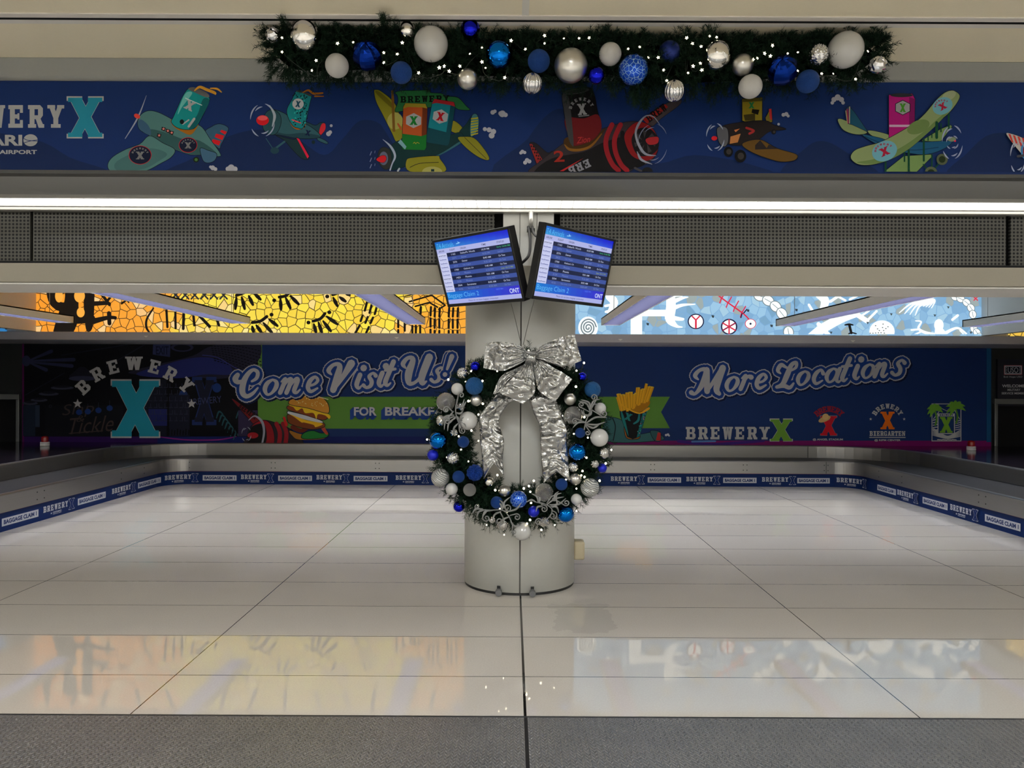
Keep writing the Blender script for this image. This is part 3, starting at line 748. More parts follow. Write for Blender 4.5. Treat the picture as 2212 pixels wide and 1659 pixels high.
g.build('airplane_picture', M_PRINTB, root)['label'] = 'black and red plane carrying a black can'
# picture 5 (brown plane)
g = bn().at(1240, 0, 3.206)
outl(g, [(1160, 690), (1300, 680), (1300, 860), (1260, 880), (1160, 840)], (128, 112, 26), 4, False); g.poly([(1160, 690), (1300, 680), (1300, 705), (1160, 712)], (80, 70, 20)); g.slab('X', 1205, 712, 1245, 755, (30, 112, 60)); g.poly([(1230, 760), (1280, 765), (1270, 800), (1225, 785)], (20, 18, 10)); g.poly([(1170, 800), (1250, 790), (1250, 840), (1180, 840)], (60, 52, 20))
outl(g, [(1320, 820), (1350, 765), (1365, 765), (1370, 850), (1330, 860)], (110, 96, 30), 4, False); g.poly([(1345, 760), (1362, 757), (1368, 835), (1352, 830)], (170, 40, 40))
outl(g, [(1020, 880), (1160, 850), (1320, 840), (1380, 870), (1460, 895), (1440, 905), (1350, 915), (1260, 980), (1160, 1010), (1060, 1000), (1020, 940)], (34, 28, 28), 4)
outl(g, [(1160, 1000), (1280, 970), (1400, 1030), (1530, 1070), (1540, 1100), (1500, 1120), (1400, 1120), (1230, 1060)], (92, 66, 24), 4)
g.poly([(1250, 1010), (1285, 975), (1330, 1030), (1345, 1005), (1410, 1035), (1250, 1040)], (40, 32, 32)); g.poly([(1080, 950), (1150, 930), (1130, 990), (1075, 1000)], (170, 110, 60)); g.poly([(1105, 905), (1145, 895), (1115, 920)], (190, 110, 60)); g.line([(1190, 890), (1240, 910), (1210, 930)], 16, (150, 40, 40))
outl(g, [(985, 900), (1020, 880), (1060, 900), (1065, 980), (1040, 1020), (1000, 990)], (84, 84, 88), 4); g.ell(968, 962, 20, 15, (196, 32, 42)); swirl(g, 975, 955, 62, 95, 0., (150, 158, 180), 1.6)
for x, y, r in ((1065, 1055, 32), (1148, 1085, 40), (1378, 918, 16)): g.ell(x, y, r, r * 1.1, (14, 14, 16)); g.ell(x + 3, y, r * .55, r * .6, (56, 52, 50))
cloud(g, [(1445, 800, 1), (1465, 795, 1.1), (1478, 808, .8), (1412, 865, .7)], 13)
g.build('airplane_picture', M_PRINTB, root)['label'] = 'brown plane with a toothed nose'
# picture 6 (pale green biplane)
g = bn().at(1700, 160, 4.32)
PG, PG2, BL = (122, 136, 92), (94, 116, 66), (20, 76, 110)
cloud(g, [(465, 225, 1.2), (430, 245, 1), (500, 245, 1), (415, 275, .7), (515, 275, .7)], 24)
outl(g, [(880, 930), (1080, 770), (1330, 755), (1350, 770), (1190, 930)], (104, 130, 76), 4, False); outl(g, [(1240, 630), (1420, 520), (1520, 480), (1530, 500), (1420, 640)], (104, 130, 76), 4, False)
outl(g, [(465, 440), (500, 425), (600, 470), (740, 550), (640, 570), (520, 530)], PG, 4); outl(g, [(740, 540), (800, 535), (960, 580), (930, 620), (800, 590)], PG, 4)
outl(g, [(540, 330), (570, 305), (620, 360), (750, 550), (600, 480), (560, 470)], (22, 70, 92), 4, False)
for i, c in enumerate(((150, 140, 110), (150, 30, 60), (90, 40, 90), (160, 150, 120))): g.line([(540 + i * 12, 350 - i * 12), (556 + i * 6, 465)], 9, c)
outl(g, [(690, 570), (850, 600), (1000, 640), (1240, 640), (1480, 630), (1530, 640), (1460, 700), (1300, 755), (1100, 740), (850, 670)], BL, 4); g.line([(720, 590), (900, 660), (1150, 715), (1400, 690)], 10, (12, 54, 84))
outl(g, [(940, 200), (1160, 190), (1185, 240), (1180, 560), (1100, 600), (940, 600), (940, 230)], (154, 16, 104), 4, False); g.ell(1060, 205, 105, 18, (44, 44, 48)); g.poly([(1130, 220), (1182, 240), (1180, 560), (1130, 580)], (110, 12, 78))
g.poly([(1070 + 82 * math.sin(t * PI / 3), 320 - 72 * math.cos(t * PI / 3)) for t in range(6)], OUT); g.poly([(1070 + 74 * math.sin(t * PI / 3), 320 - 65 * math.cos(t * PI / 3)) for t in range(6)], (140, 140, 142)); g.slab('X', 1042, 282, 1098, 362, (60, 130, 30))
g.poly([(945, 480), (1180, 480), (1180, 500), (945, 500)], (176, 150, 170))
outl(g, [(585, 790), (620, 720), (720, 680), (860, 640), (1020, 560), (1180, 460), (1280, 370), (1380, 250), (1460, 180), (1530, 160), (1590, 190), (1595, 240), (1520, 350), (1400, 460), (1240, 610), (1120, 710), (960, 800), (800, 850), (660, 850)], PG, 5)
g.blob([(640, 830), (800, 800), (960, 740), (1120, 650), (1280, 530), (1400, 420), (1520, 330), (1400, 465), (1240, 612), (1120, 710), (960, 800), (800, 845)], PG2); g.ell(1215, 500, 110, 60, PG2, -.4); g.ell(1500, 210, 70, 40, (142, 152, 118), -.5)
badge(g, 1440, 305, 92, 72, (96, 150, 164), (96, 150, 164), (150, 24, 52), -.5); badge(g, 900, 725, 115, 88, (96, 150, 164), (96, 150, 164), (150, 24, 52), -.4)
for x, y0, y1, ww in ((910, 830, 910, 18), (1125, 720, 915, 20), (1265, 615, 815, 18), (1385, 460, 600, 26), (1497, 380, 515, 18), (1085, 740, 820, 14), (1305, 590, 625, 12), (1340, 560, 600, 10), (1425, 470, 545, 12), (1340, 760, 880, 14)): g.line([(x, y0), (x, y1)], ww, (10, 62, 40))
g.line([(1260, 850), (1300, 900)], 12, (10, 62, 40)); g.line([(1480, 760), (1370, 880)], 12, (10, 62, 40))
for x, y, r in ((1435, 803, 52), (1332, 930, 60)): g.ell(x, y, r, r, (76, 84, 62)); g.ell(x, y, r * .6, r * .6, (30, 44, 20))
g.ell(1525, 615, 40, 22, (110, 124, 100)); g.ell(1555, 632, 10, 8, (190, 30, 60)); swirl(g, 1530, 645, 95, 155, 0., (140, 148, 176), 2.4); swirl(g, 1530, 645, 55, 60, 0., (140, 148, 176), 2.)
g.build('airplane_picture', M_PRINTB, root)['label'] = 'pale green biplane carrying a pink can'
# picture 7 (cut off by the edge of the photograph)
g = bn().at(1700, 160, 4.32)
outl(g, [(2030, 560), (2100, 570), (2200, 610), (2360, 700), (2420, 860), (2300, 880), (2180, 760), (2080, 640)], (170, 164, 160), 4)
for i in range(6): g.poly([(2050 + i * 42, 565 + i * 12), (2072 + i * 42, 570 + i * 12), (2100 + i * 42, 650 + i * 20), (2080 + i * 42, 640 + i * 20)], (186, 56, 48))
g.ell(2235, 720, 70, 95, (60, 120, 170)); g.ell(2240, 725, 54, 80, (120, 20, 24)); g.line([(2140, 775), (2240, 760)], 24, (60, 62, 70)); swirl(g, 2140, 780, 70, 150, 0., (150, 158, 180), 2.2)
g.build('airplane_picture', M_PRINTB, root)['label'] = 'red and white striped plane cut off by the photo edge'

# ------------------------------------------------------------------ far side: sill, mosaics, pendant lamps
YS = 10.9
zs1, zs0 = P(1106, 721, YS).z, P(1106, 738.5, YS).z
mb = MB().box(-9.6, 9.6, YS, 12.2, zs0, zs1)
bevel(struct('trim_10', mb, M_SILL), .006)
YM = 10.97
struct('wall_far', MB().box(-9.6, 9.6, YM + .03, YM + .13, zs1, CZ + .05), M_WHITE)


def zofpx(py, Y): return H - (py - 829.5) * Y / F


def mosaic(px0, px1, kind, name, label, draw=None, ztop=3.40):
    a, b = P(px0, 690, YM).x, P(px1, 690, YM).x
    root = empty('backlit_mosaic', ((a + b) / 2, YM, zs1), label, 'mosaic')
    MB().box(a, b, YM, YM + .028, zs1 - .01, ztop).build('glass_panel', mosaic_mat(name, kind), root)
    if draw:
        for nm, cc, st, fn in draw:
            g = Print(wallmap(YM), 1., 3e-4, (px0, 560, px1, 722)); fn(g); g.build(nm, print_mat(name + '_' + nm, .3, st), root)
    return root


KK = (14, 12, 12)


def fig_sun(g):
    # cactus
    g.at(0, 580, 3.95)
    g.line([(530, 560, 160), (580, 420, 180), (610, 280, 120), (610, 60, 110)], 1, KK); g.line([(410, 40, 60), (440, 250, 70), (500, 320, 80), (560, 330, 80)], 1, KK)
    g.line([(410, 40, 50), (430, 190, 70), (520, 200, 60)], 1, KK); g.line([(760, 60, 90), (760, 330, 90), (760, 500, 60), (750, 520, 20)], 1, KK); g.line([(620, 220), (780, 230)], 60, KK)
    g.line([(620, 440), (780, 430)], 70, KK); g.line([(800, 300, 40), (900, 295, 34), (935, 300, 26)], 1, KK); g.line([(935, 310), (880, 235)], 26, KK); g.line([(915, 280), (950, 235)], 22, KK)
    g.line([(800, 450, 50), (920, 420, 34), (985, 420, 28)], 1, KK); g.line([(930, 380), (935, 470)], 34, KK)
    for x, y, rx, ry in ((505, 235, 34, 55), (690, 375, 34, 42), (680, 235, 46, 55)): g.ell(x, y, rx, ry, (255, 176, 70))
    g.line([(1310, 340, 14), (1255, 430, 18), (1250, 500, 20), (1275, 545, 16)], 1, KK)
    g.line([(1040, 300), (1120, 240)], 16, KK); g.line([(1060, 240), (1100, 290)], 12, KK)
    for x0, y0, x1, y1, ww in ((1420, 325, 1430, 500, 20), (1497, 345, 1500, 510, 20), (1570, 365, 1565, 515, 24), (1650, 380, 1660, 485, 22), (1700, 400, 1790, 495, 26), (1850, 430, 1870, 485, 22), (1700, 400, 1760, 410, 16)): g.line([(x0, y0), (x1, y1)], ww, KK)
    for i in range(6): x = 1470 + i * 82; g.line([(x, 195), (x + 60, 260)], 14, (40, 44, 50)); g.line([(x + 60, 195), (x, 260)], 14, (40, 44, 50))
    # feather fans
    g.at(500, 580, 3.95)

    def fan(x, y, arc, rays):
        g.line(arc, 26, KK)
        for a, b, c, d in rays: g.line([(a, b, 16), ((a + c) / 2, (b + d) / 2, 32), (c, d, 22)], 1, KK)
    fan(0, 0, [(45, 230), (90, 215), (150, 190)], [(45, 250, 35, 345), (90, 245, 115, 345), (150, 235, 185, 310), (195, 210, 250, 265)])
    fan(0, 0, [(410, 245), (460, 235), (500, 205)], [(420, 260, 425, 350), (465, 250, 505, 340), (505, 235, 575, 305)])
    fan(0, 0, [(865, 225), (895, 215)], [(870, 250, 905, 320), (925, 245, 975, 282), (970, 205, 1010, 228)])
    fan(0, 0, [(180, 462), (250, 450), (305, 410)], [(180, 495, 192, 545), (215, 485, 260, 548), (275, 465, 350, 550), (325, 435, 395, 490)])
    fan(0, 0, [(700, 450), (760, 430), (800, 385)], [(705, 475, 725, 550), (745, 460, 775, 552), (785, 450, 850, 535), (815, 410, 905, 475)])
    for x, y in ((345, 395), (368, 273), (820, 240), (838, 375), (660, 462)): g.ell(x, y, 17, 16, KK)
    # rain stripes and a roof shape
    for x0, y0, x1, y1 in ((1165, 265, 1140, 360), (1205, 285, 1180, 380), (1240, 335, 1225, 390), (1120, 405, 1105, 450), (1165, 415, 1145, 465), (1210, 420, 1190, 465), (1095, 490, 1060, 550), (1175, 500, 1150, 555)): g.line([(x0, y0), (x1, y1)], 20, KK)
    for x, ys in ((1425, (430, 560)), (1480, (460, 560)), (1545, (490, 565)), (1575, (490, 565)), (1615, (330, 390)), (1612, (490, 565)), (1700, (330, 560)), (1735, (340, 560)), (1775, (340, 560)), (1855, (340, 560)), (1890, (340, 560)), (1930, (340, 560)), (1990, (340, 360))):
        y = ys[0]
        while y < ys[1] - 20: g.line([(x + (y < 400) * 4, y), (x, min(y + 72, ys[1]))], 19, KK); y += 96
    g.line([(1520, 285), (1710, 230), (1825, 315), (1770, 350)], 14, KK, False); g.line([(1570, 325), (1690, 292), (1760, 332)], 14, KK, False); g.line([(1480, 240), (1600, 212)], 10, KK)
    # taller motifs above, seen only in the floor's reflection
    g.at(0, 0, 1)
    for x in range(110, 1000, 64): g.line([(x, 600, 9), (x + 14 * math.sin(x), 565, 9)], 1, KK)


WH = (244, 252, 252)


def fig_sky(g):
    g.at(1200, 580, 3.95)
    DKT = (110, 124, 130)
    g.ell(278, 505, 84, 95, WH)
    g.line([(278 + (8 + 9.2 * t) * math.cos(t * 2.5) * .9, 505 + (8 + 9.2 * t) * math.sin(t * 2.5)) for t in [i * .25 for i in range(0, 31)]], 11, DKT)
    g.line([(455, 240, 60), (500, 290, 70), (460, 380, 40)], 1, WH); g.line([(425, 320), (520, 300)], 22, WH); g.line([(430, 370), (500, 350)], 22, WH)
    g.line([(690, 640), (690, 380)], 98, WH); g.line([(660, 380), (960, 380)], 56, WH); g.line([(980, 210, 70), (985, 330, 84), (975, 430, 80), (1030, 490, 30), (1080, 500, 10)], 1, WH)
    for y0, x1, y1 in ((270, 1130, 245), (325, 1190, 305), (400, 1090, 425)): g.line([(985, y0 + 20, 44), (1080, y1 + 8, 26), (x1, y1, 8)], 1, WH)
    g.line([(950, 260, 20), (1010, 230, 30), (1080, 235, 8)], 1, WH)
    RDM, DKM = (208, 40, 70), (24, 24, 60)
    g.ell(1197, 452, 70, 66, DKM); g.ell(1197, 452, 60, 57, WH); g.line([(1197, 505), (1197, 440)], 16, RDM); g.line([(1197, 440), (1165, 408)], 12, RDM); g.line([(1197, 440), (1228, 408)], 12, RDM)
    g.ell(1480, 497, 70, 68, DKM); g.ell(1480, 497, 58, 57, WH)
    for t in range(3): a = PI / 2 + t * PI / 3; g.line([(1480 - 60 * math.cos(a), 497 - 60 * math.sin(a)), (1480 + 60 * math.cos(a), 497 + 60 * math.sin(a))], 12, RDM if t != 1 else (150, 20, 60))
    g.line([(1380, 225), (1460, 285), (1600, 385), (1650, 435)], 12, RDM)
    for x, y in ((1415, 252), (1470, 290), (1530, 325), (1590, 370)): g.line([(x, y), (x - 14, y + 42)], 10, RDM); g.line([(x + 4, y), (x + 30, y - 46)], 10, RDM)
    g.line([(1590, 385), (1580, 420)], 10, DKM); g.line([(1605, 380), (1630, 350)], 10, DKM); g.ell(1662, 472, 48, 42, RDM); g.ell(1662, 472, 42, 37, WH); g.ell(1662, 472, 9, 9, DKM)
    for x, y, a in ((1740, 235, .3), (1812, 275, .5), (1875, 325, .7), (1928, 385, .9), (1985, 545, 1.4)):
        g.ell(x, y, 54, 46, DKT, a); g.ell(x, y, 47, 39, WH, a); g.line([(x - 34 * math.cos(a), y - 34 * math.sin(a)), (x + 34 * math.cos(a), y + 34 * math.sin(a))], 5, DKT)
    for x, y in ((785, 475), (1640, 360), (2052, 355), (1840, 490), (1340, 410)): g.poly([(x - 12, y - 12), (x + 12, y - 8), (x + 8, y + 12), (x - 8, y + 8)], (50, 60, 66))
    g.at(1700, 580, 4.32)
    g.line([(170, 680, 70), (330, 560, 90), (500, 470, 80), (640, 420, 70)], 1, WH); g.line([(250, 590, 26), (180, 640, 20)], 1, WH); g.line([(290, 520), (400, 640)], 40, WH); g.line([(600, 400), (740, 490)], 46, WH); g.line([(740, 490), (830, 400)], 22, WH); g.line([(680, 450), (760, 395)], 18, WH)
    g.line([(200, 340), (230, 390)], 24, WH); g.line([(290, 250, 60), (350, 300, 80), (330, 380, 60)], 1, WH); g.line([(400, 310), (470, 262)], 26, WH); g.line([(470, 262), (540, 300)], 20, WH); g.line([(580, 290), (650, 258)], 20, WH)
    g.line([(575, 525), (595, 605)], 24, KK); g.line([(535, 528, 12), (575, 522, 18), (610, 528, 12)], 1, KK); g.line([(570, 610), (600, 600), (640, 610)], 12, KK)
    g.ell(880, 590, 118, 105, WH)
    for x, y in ((890, 520), (820, 535), (885, 552), (935, 545), (838, 565), (855, 580), (895, 580), (915, 562), (770, 605), (795, 605), (820, 603), (845, 601), (870, 600), (900, 604), (825, 630), (850, 628), (880, 622), (905, 634)): g.ell(x, y, 7, 5, (90, 96, 96), 0, 8)
    for off in (0, 26, 52, 78): g.line([(1040 + off * 1.9, 415 + off * .3, 8), (1150 + off, 330 + off * .3, 18), (1300, 285 + off * .6, 16), (1370 - off * .6, 300 + off * .3, 16), (1340 - off, 370 - off * .2, 8)], 1, WH)
    for x, y, a in ((1560, 268, .2), (1610, 285, .4), (1665, 320, .7), (1705, 370, 1.), (1722, 430, 1.4), (1730, 560, 1.4), (1760, 600, 1.), (1790, 640, .8)):
        g.ell(x, y, 42, 36, DKT, a); g.ell(x, y, 36, 30, WH, a); g.line([(x - 26 * math.cos(a), y - 26 * math.sin(a)), (x + 26 * math.cos(a), y + 26 * math.sin(a))], 5, DKT)
    g.ell(1405, 530, 44, 56, WH); g.poly([(1370, 560), (1440, 560), (1520, 655), (1360, 655)], WH); g.line([(1380, 620, 30), (1280, 600, 28), (1215, 560, 22), (1240, 500, 16), (1190, 490, 12)], 1, WH); g.line([(1215, 570), (1150, 575)], 18, WH); g.line([(1240, 590), (1150, 635)], 16, WH)
    g.line([(1440, 620, 34), (1530, 570, 26), (1590, 560, 20), (1660, 610, 16)], 1, WH); g.line([(1530, 480), (1580, 440)], 24, WH); g.line([(1600, 580), (1640, 620)], 12, WH)
    g.line([(1730, 270), (1765, 300)], 10, RDM); g.line([(1765, 265), (1730, 300)], 10, RDM)
    for x, y in ((480, 380), (960, 430), (1490, 365), (1365, 440), (740, 510), (400, 600), (1120, 635), (1700, 600)): g.poly([(x - 12, y - 10), (x + 14, y - 8), (x + 2, y + 14)], (60, 74, 80))


mosaic(78, 1118, 'sun', 'sun_mosaic', 'backlit orange and yellow mosaic wall with black cactus and feather shapes left of the column', [('black_figures', 0, 1., fig_sun)])
mosaic(1130, 2120, 'sky', 'sky_mosaic', 'backlit pale blue mosaic wall with white figures and a spiral right of the column', [('white_figures', 0, 1.15, fig_sky)])
mosaic(-110, 12, (lin((60, 150, 200)), lin((30, 96, 170))), 'blue_mosaic', 'small piece of blue mosaic at the far left edge beyond the white wall')
mosaic(2181, 2320, (lin((236, 190, 70)), lin((250, 214, 96))), 'amber_mosaic', 'small piece of amber mosaic at the far right edge beyond the white wall')
for sx, nm in ((-1, 'trim_11'), (1, 'trim_12')):
    xa = P(78 if sx < 0 else 2120, 690, YM).x
    mb = MB().box(min(xa, xa + sx * .12), max(xa, xa + sx * .12), 5.75, YM + .02, zs1 + .01, CZ)
    struct(nm, mb, M_WHITE)

ends = [(160, -1), (540, -1), (918, -1), (1298, 1), (1675, 1), (2078, 1)]
plab = ['leftmost hanging linear lamp, partly cut off by the left edge', 'hanging linear lamp over the orange mosaic, second from the left', 'hanging linear lamp just left of the arrivals monitors',
        'hanging linear lamp just right of the arrivals monitors', 'hanging linear lamp over the blue mosaic, second from the right', 'rightmost hanging linear lamp, partly cut off by the right edge']
YL1, YL0, ZLB = 10.3, 6.55, zofpx(702, 10.3)
for (px, sd), lb in zip(ends, plab):
    xe = (px - 1106) * YL1 / F; a, b = (xe - .26, xe) if sd < 0 else (xe, xe + .26)
    root = empty('pendant_lamp', ((a + b) / 2, (YL0 + YL1) / 2, ZLB), lb, 'hanging lamp', 'hanging linear lamps over the carousel')
    mb = MB(); mb.box(a, a + .012, YL0, YL1, ZLB, ZLB + .1); mb.box(b - .012, b, YL0, YL1, ZLB, ZLB + .1); mb.box(a, b, YL0, YL0 + .02, ZLB, ZLB + .1); mb.box(a, b, YL1 - .02, YL1, ZLB, ZLB + .1); mb.box(a, b, YL0, YL1, ZLB + .085, ZLB + .1)
    mb.build('housing', M_WHITE, root)
    MB().box(a + .014, b - .014, YL0 + .022, YL1 - .022, ZLB + .078, ZLB + .084).build('lamp_tube', M_LOUV, root)
    mb = MB(); y = YL0 + .06; mb.box(a + .0122, a + .0138, YL0 + .022, YL1 - .022, ZLB + .002, ZLB + .076); mb.box(b - .0138, b - .0122, YL0 + .022, YL1 - .022, ZLB + .002, ZLB + .076)
    while y < YL1 - .03: mb.box(a + .0138, b - .0138, y, y + .003, ZLB + .004, ZLB + .07); y += .05
    mb.build('louvre', M_BLADE, root)
    for y in (YL0 + .4, YL1 - .35):
        MB().tube([((a + b) / 2, y, ZLB + .1), ((a + b) / 2, y, CZ)], .004, 6).build('suspension_wire', M_TRIM, root)

# ------------------------------------------------------------------ unseen lamps added behind the photographer to brighten the near side
for i, (x, y) in enumerate([(sx * 2.6, yy) for yy in (-5.4, -2.2, .2) for sx in (-2, -.0, 2)]):
    root = empty('added_ceiling_lamp', (x, y, CZ), 'added unseen square ceiling lamp behind the photographer', 'ceiling lamp', 'added unseen ceiling lamps')
    mb = MB()
    for a in ((-.32, .32, -.32, -.3), (-.32, .32, .3, .32), (-.32, -.3, -.3, .3), (.3, .32, -.3, .3)): mb.box(x + a[0], x + a[1], y + a[2], y + a[3], CZ - .02, CZ)
    mb.build('frame', M_TRIM, root)
    MB().box(x - .3, x + .3, y - .3, y + .3, CZ - .012, CZ - .002).build('diffuser', M_TROF, root)

# ------------------------------------------------------------------ advertising wall
YW = 12.1
DZ = .53
struct('wall_back', MB().box(-9.6, 9.6, YW + .03, YW + .2, 0, 2.4), M_DARK)
GW = 1.9
def adp(x0, x1, base, name, label):
    root = empty('advertising_panel', (P((x0 + x1) / 2, 900, YW).x, YW, DZ), label, 'advertising panel')
    a, b = P(x0, 900, YW).x, P(x1, 900, YW).x
    return MB().box(a, b, YW, YW + .03, DZ + .004, zs0 - .004).build('panel', base, root)


LP, RP = adp(48, 1118, M_SIGNBLUE, 'l', 'wide printed wall panel reading Come Visit Us beside a dim brewery interior'), adp(1122, 2141, M_SIGNBLUE, 'r', 'wide dark blue printed wall panel reading More Locations')
def wp(ctr=CL): return Print(wallmap(YW), GW, 6e-5, (48, 728, 2141, 975), ctr)
BLUE, LIT, GRN = (20, 40, 84), (150, 150, 152), (76, 116, 46)
# --- left panel: dim brewery interior
g = wp(); g.poly(R4(48, 728, 560, 945), (9, 9, 14)); g.poly(R4(560, 728, 1118, 945), BLUE)
g.poly(R4(48, 943, 560, 975), (38, 16, 66)); g.poly(R4(340, 943, 1118, 975), (14, 24, 78)); g.poly(R4(960, 943, 1118, 975), (40, 18, 66))
g.poly([(48, 728), (52, 728), (52, 975), (48, 975)], (70, 16, 64)); g.line([(340, 943, 2), (400, 950, 3), (470, 950, 3), (510, 943, 2)], 1, (110, 30, 100))
g.poly(R4(557, 728, 566, 945), GRN); g.poly(R4(560, 857, 1118, 926), GRN)
g.build('printed_ground', M_PRINT, LP)
g = wp().at(0, 720, 3.607)
D1, D2, D3 = (34, 38, 62), (26, 28, 54), (22, 24, 34)
for a, b, c, d in ((230, 210, 400, 140), (230, 215, 575, 205), (230, 225, 560, 255), (230, 230, 360, 285)): g.line([(a, b, 12), (c, d, 30)], 1, D1)
g.ell(205, 215, 34, 42, D1); g.line([(480, 170), (1170, 60)], 8, D3); g.line([(200, 480), (500, 310)], 8, D3); g.line([(830, 260), (1150, 75)], 10, D3)
g.poly([(620, 262), (660, 262), (760, 340), (740, 368), (545, 360), (540, 330)], (24, 24, 34)); g.ell(640, 352, 104, 20, (44, 46, 66))
for x, y, r in ((485, 425, 90), (380, 472, 78), (305, 520, 66), (235, 545, 60)): g.ell(x, y, r, 14, (44, 46, 60)); g.ell(x, y - 10, r * .7, 10, (20, 20, 28))
g.poly(R4(180, 560, 275, 800), (22, 30, 44)); g.poly(R4(275, 560, 310, 730), (34, 44, 60)); g.poly(R4(350, 560, 960, 800), (14, 15, 20)); g.ell(393, 568, 12, 12, (34, 36, 44)); g.ell(393, 568, 7, 7, (12, 12, 18))
g.text('Slap', 490, 545, 735, 655, (52, 44, 42), -.005, -.1, .35); g.text('Tickle', 530, 650, 890, 775, (56, 46, 44), -.005, -.08, .35); g.text('&', 600, 640, 660, 690, (52, 44, 42), 0, 0, .3); g.line([(540, 780), (800, 760)], 8, (52, 44, 42))
for x, y in ((617, 615), (685, 610), (768, 600), (855, 583), (1225, 510), (1428, 480), (1690, 425)): g.line([(x, y - 60), (x, y - 20)], 3, (40, 44, 60)); g.ell(x, y, 24 if y > 520 else 34, 22 if y > 520 else 36, (24, 46, 100))
g.poly([(1195, 55), (1330, 65), (1325, 185), (1190, 165)], (36, 42, 74)); g.text('EXIT', 1215, 100, 1315, 165, (14, 16, 40), .02)
g.ell(1420, 110, 88, 34, (34, 36, 60)); g.ell(1420, 112, 66, 22, (10, 10, 18))
g.blob([(1000, 310), (1240, 240), (1500, 175), (1620, 110), (1800, 60), (2010, 50), (2010, 220), (1760, 350), (1400, 330)], (30, 30, 46)); g.blob([(1060, 320), (1300, 240), (1480, 195), (1640, 190), (1780, 240), (1800, 320), (1600, 320), (1380, 350)], (30, 36, 88))
for i in range(9):
    for j in range(16): t = j / 15; x = 1640 + t * 370 + i * 4; y = 80 + i * 16 + 50 * t * t + (i * t * 12); g.poly([(x, y), (x + 16, y + 3), (x + 14, y + 10), (x - 2, y + 7)], (12, 12, 22))
g.line([(1580, 170, 6), (1700, 190, 6), (1840, 270, 6), (2010, 330, 6)], 1, (46, 50, 110)); g.poly(R4(1110, 360, 1300, 800), (20, 22, 34)); g.poly(R4(1160, 590, 1305, 720), (28, 34, 86)); g.poly(R4(1320, 480, 1480, 800), (22, 24, 38))
for i in range(6):
    for j in range(9): x, y = 1120 + j * 40, 420 + i * 52; g.poly(R4(x, y, x + 30, y + 4), (40, 44, 62)); g.poly(R4(x + (i * 13 + j * 7) % 30, y - 30, x + 4 + (i * 13 + j * 7) % 30, y), (40, 44, 62))
g.slab('X', 1500, 340, 1690, 715, (26, 40, 84)); g.slab('X', 1520, 365, 1670, 690, (22, 24, 40)); g.text('BREWERY', 1480, 500, 1730, 550, (50, 56, 90), .0, -.1)
for i in range(14): y = 600 + (i % 7) * 28; g.line([(1690 + i * 22, y + 60, 8), (1710 + i * 22, y + 10, 14), (1740 + i * 20, y + 30, 8)], 1, (30, 66, 74))
for i in range(30): g.line([(1320 + i * 22, 790), (1322 + i * 22, 745 + (i * 7) % 20)], 9, (10, 10, 14))
g.poly(R4(1860, 600, 2010, 800), (40, 34, 60))
g.build('brewery_photograph', M_PRINT, LP)
g = wp().at(0, 720, 3.607)
for i, (ch, x, y, a) in enumerate((('B', 655, 418, -.75), ('R', 765, 318, -.5), ('E', 890, 262, -.25), ('W', 1049, 234, 0), ('E', 1212, 262, .25), ('R', 1335, 318, .5), ('Y', 1455, 405, .75))):
    wx = 66 if ch == 'W' else 46; g.slab(ch, x - wx, y - 52, x + wx, y + 52, WHT, rot=a)
g.star(611, 548, 38, WHT); g.star(1497, 548, 38, WHT); g.slab('X', 868, 358, 1254, 815, WHT); g.slab('X', 878, 370, 1243, 803, TEAL)
g.build('lettering', M_PRINT, LP)['label'] = 'arched white brewery lettering over a large teal X'


def deco(g, items, dark=(10, 20, 50)):
    g.script(items, ((19, 3, 3.5, dark), (17.5, .4, .8, LIT), (12.5, 0, .6, (22, 50, 112)), (0, 0, 0, LIT)))


# --- plane and burger in front of the green ribbon
g = wp().at(460, 720, 3.95)
outl(g, [(170, 570), (210, 580), (420, 740), (470, 800), (380, 800), (300, 720)], (96, 20, 24)); g.slab('BREWERY', 215, 640, 395, 690, (16, 10, 12), .15, rot=.62)
outl(g, [(300, 870), (320, 800), (420, 740), (560, 770), (680, 830), (760, 960), (300, 960)], (36, 32, 36)); outl(g, [(330, 960), (330, 800), (430, 740), (500, 780), (530, 890), (500, 960)], (120, 22, 28))
for x in (545, 600): g.line([(x, 770), (x + 30, 850), (x + 20, 960)], 36, (126, 26, 34))
outl(g, [(310, 850), (350, 790), (440, 780), (460, 900), (420, 960), (310, 960)], (14, 12, 14)); g.ell(345, 870, 46, 26, (136, 24, 32)); g.line([(310, 740, 6), (360, 705, 12), (420, 750, 22), (440, 840, 18), (420, 960, 14)], 1, (130, 132, 144)); swirl(g, 290, 860, 40, 60, 0, (120, 124, 140), 1.2)
g.blob([(660, 830), (760, 860), (940, 870), (940, 900), (740, 905), (680, 870)], (140, 92, 30))
outl(g, [(760, 870), (800, 840), (860, 830), (920, 850), (990, 850), (960, 890), (780, 900)], (30, 104, 44)); g.blob([(590, 720), (640, 740), (620, 760)], (30, 104, 44)); g.line([(610, 720, 20), (630, 780, 26)], 1, (160, 30, 28)); g.line([(930, 780, 30), (950, 820, 30), (975, 855, 22)], 1, (150, 60, 40)); g.line([(680, 800, 34), (760, 830, 36), (830, 790, 26)], 1, (90, 34, 22))
outl(g, [(640, 740), (650, 690), (800, 720), (940, 760), (950, 800), (850, 820), (740, 800), (660, 770)], (104, 52, 24))
outl(g, [(640, 670), (655, 665), (800, 700), (930, 745), (925, 765), (780, 735), (650, 690)], (170, 172, 176)); g.blob([(660, 690), (800, 740), (940, 770), (880, 800), (860, 780), (780, 760), (760, 760), (700, 715)], (196, 148, 26))
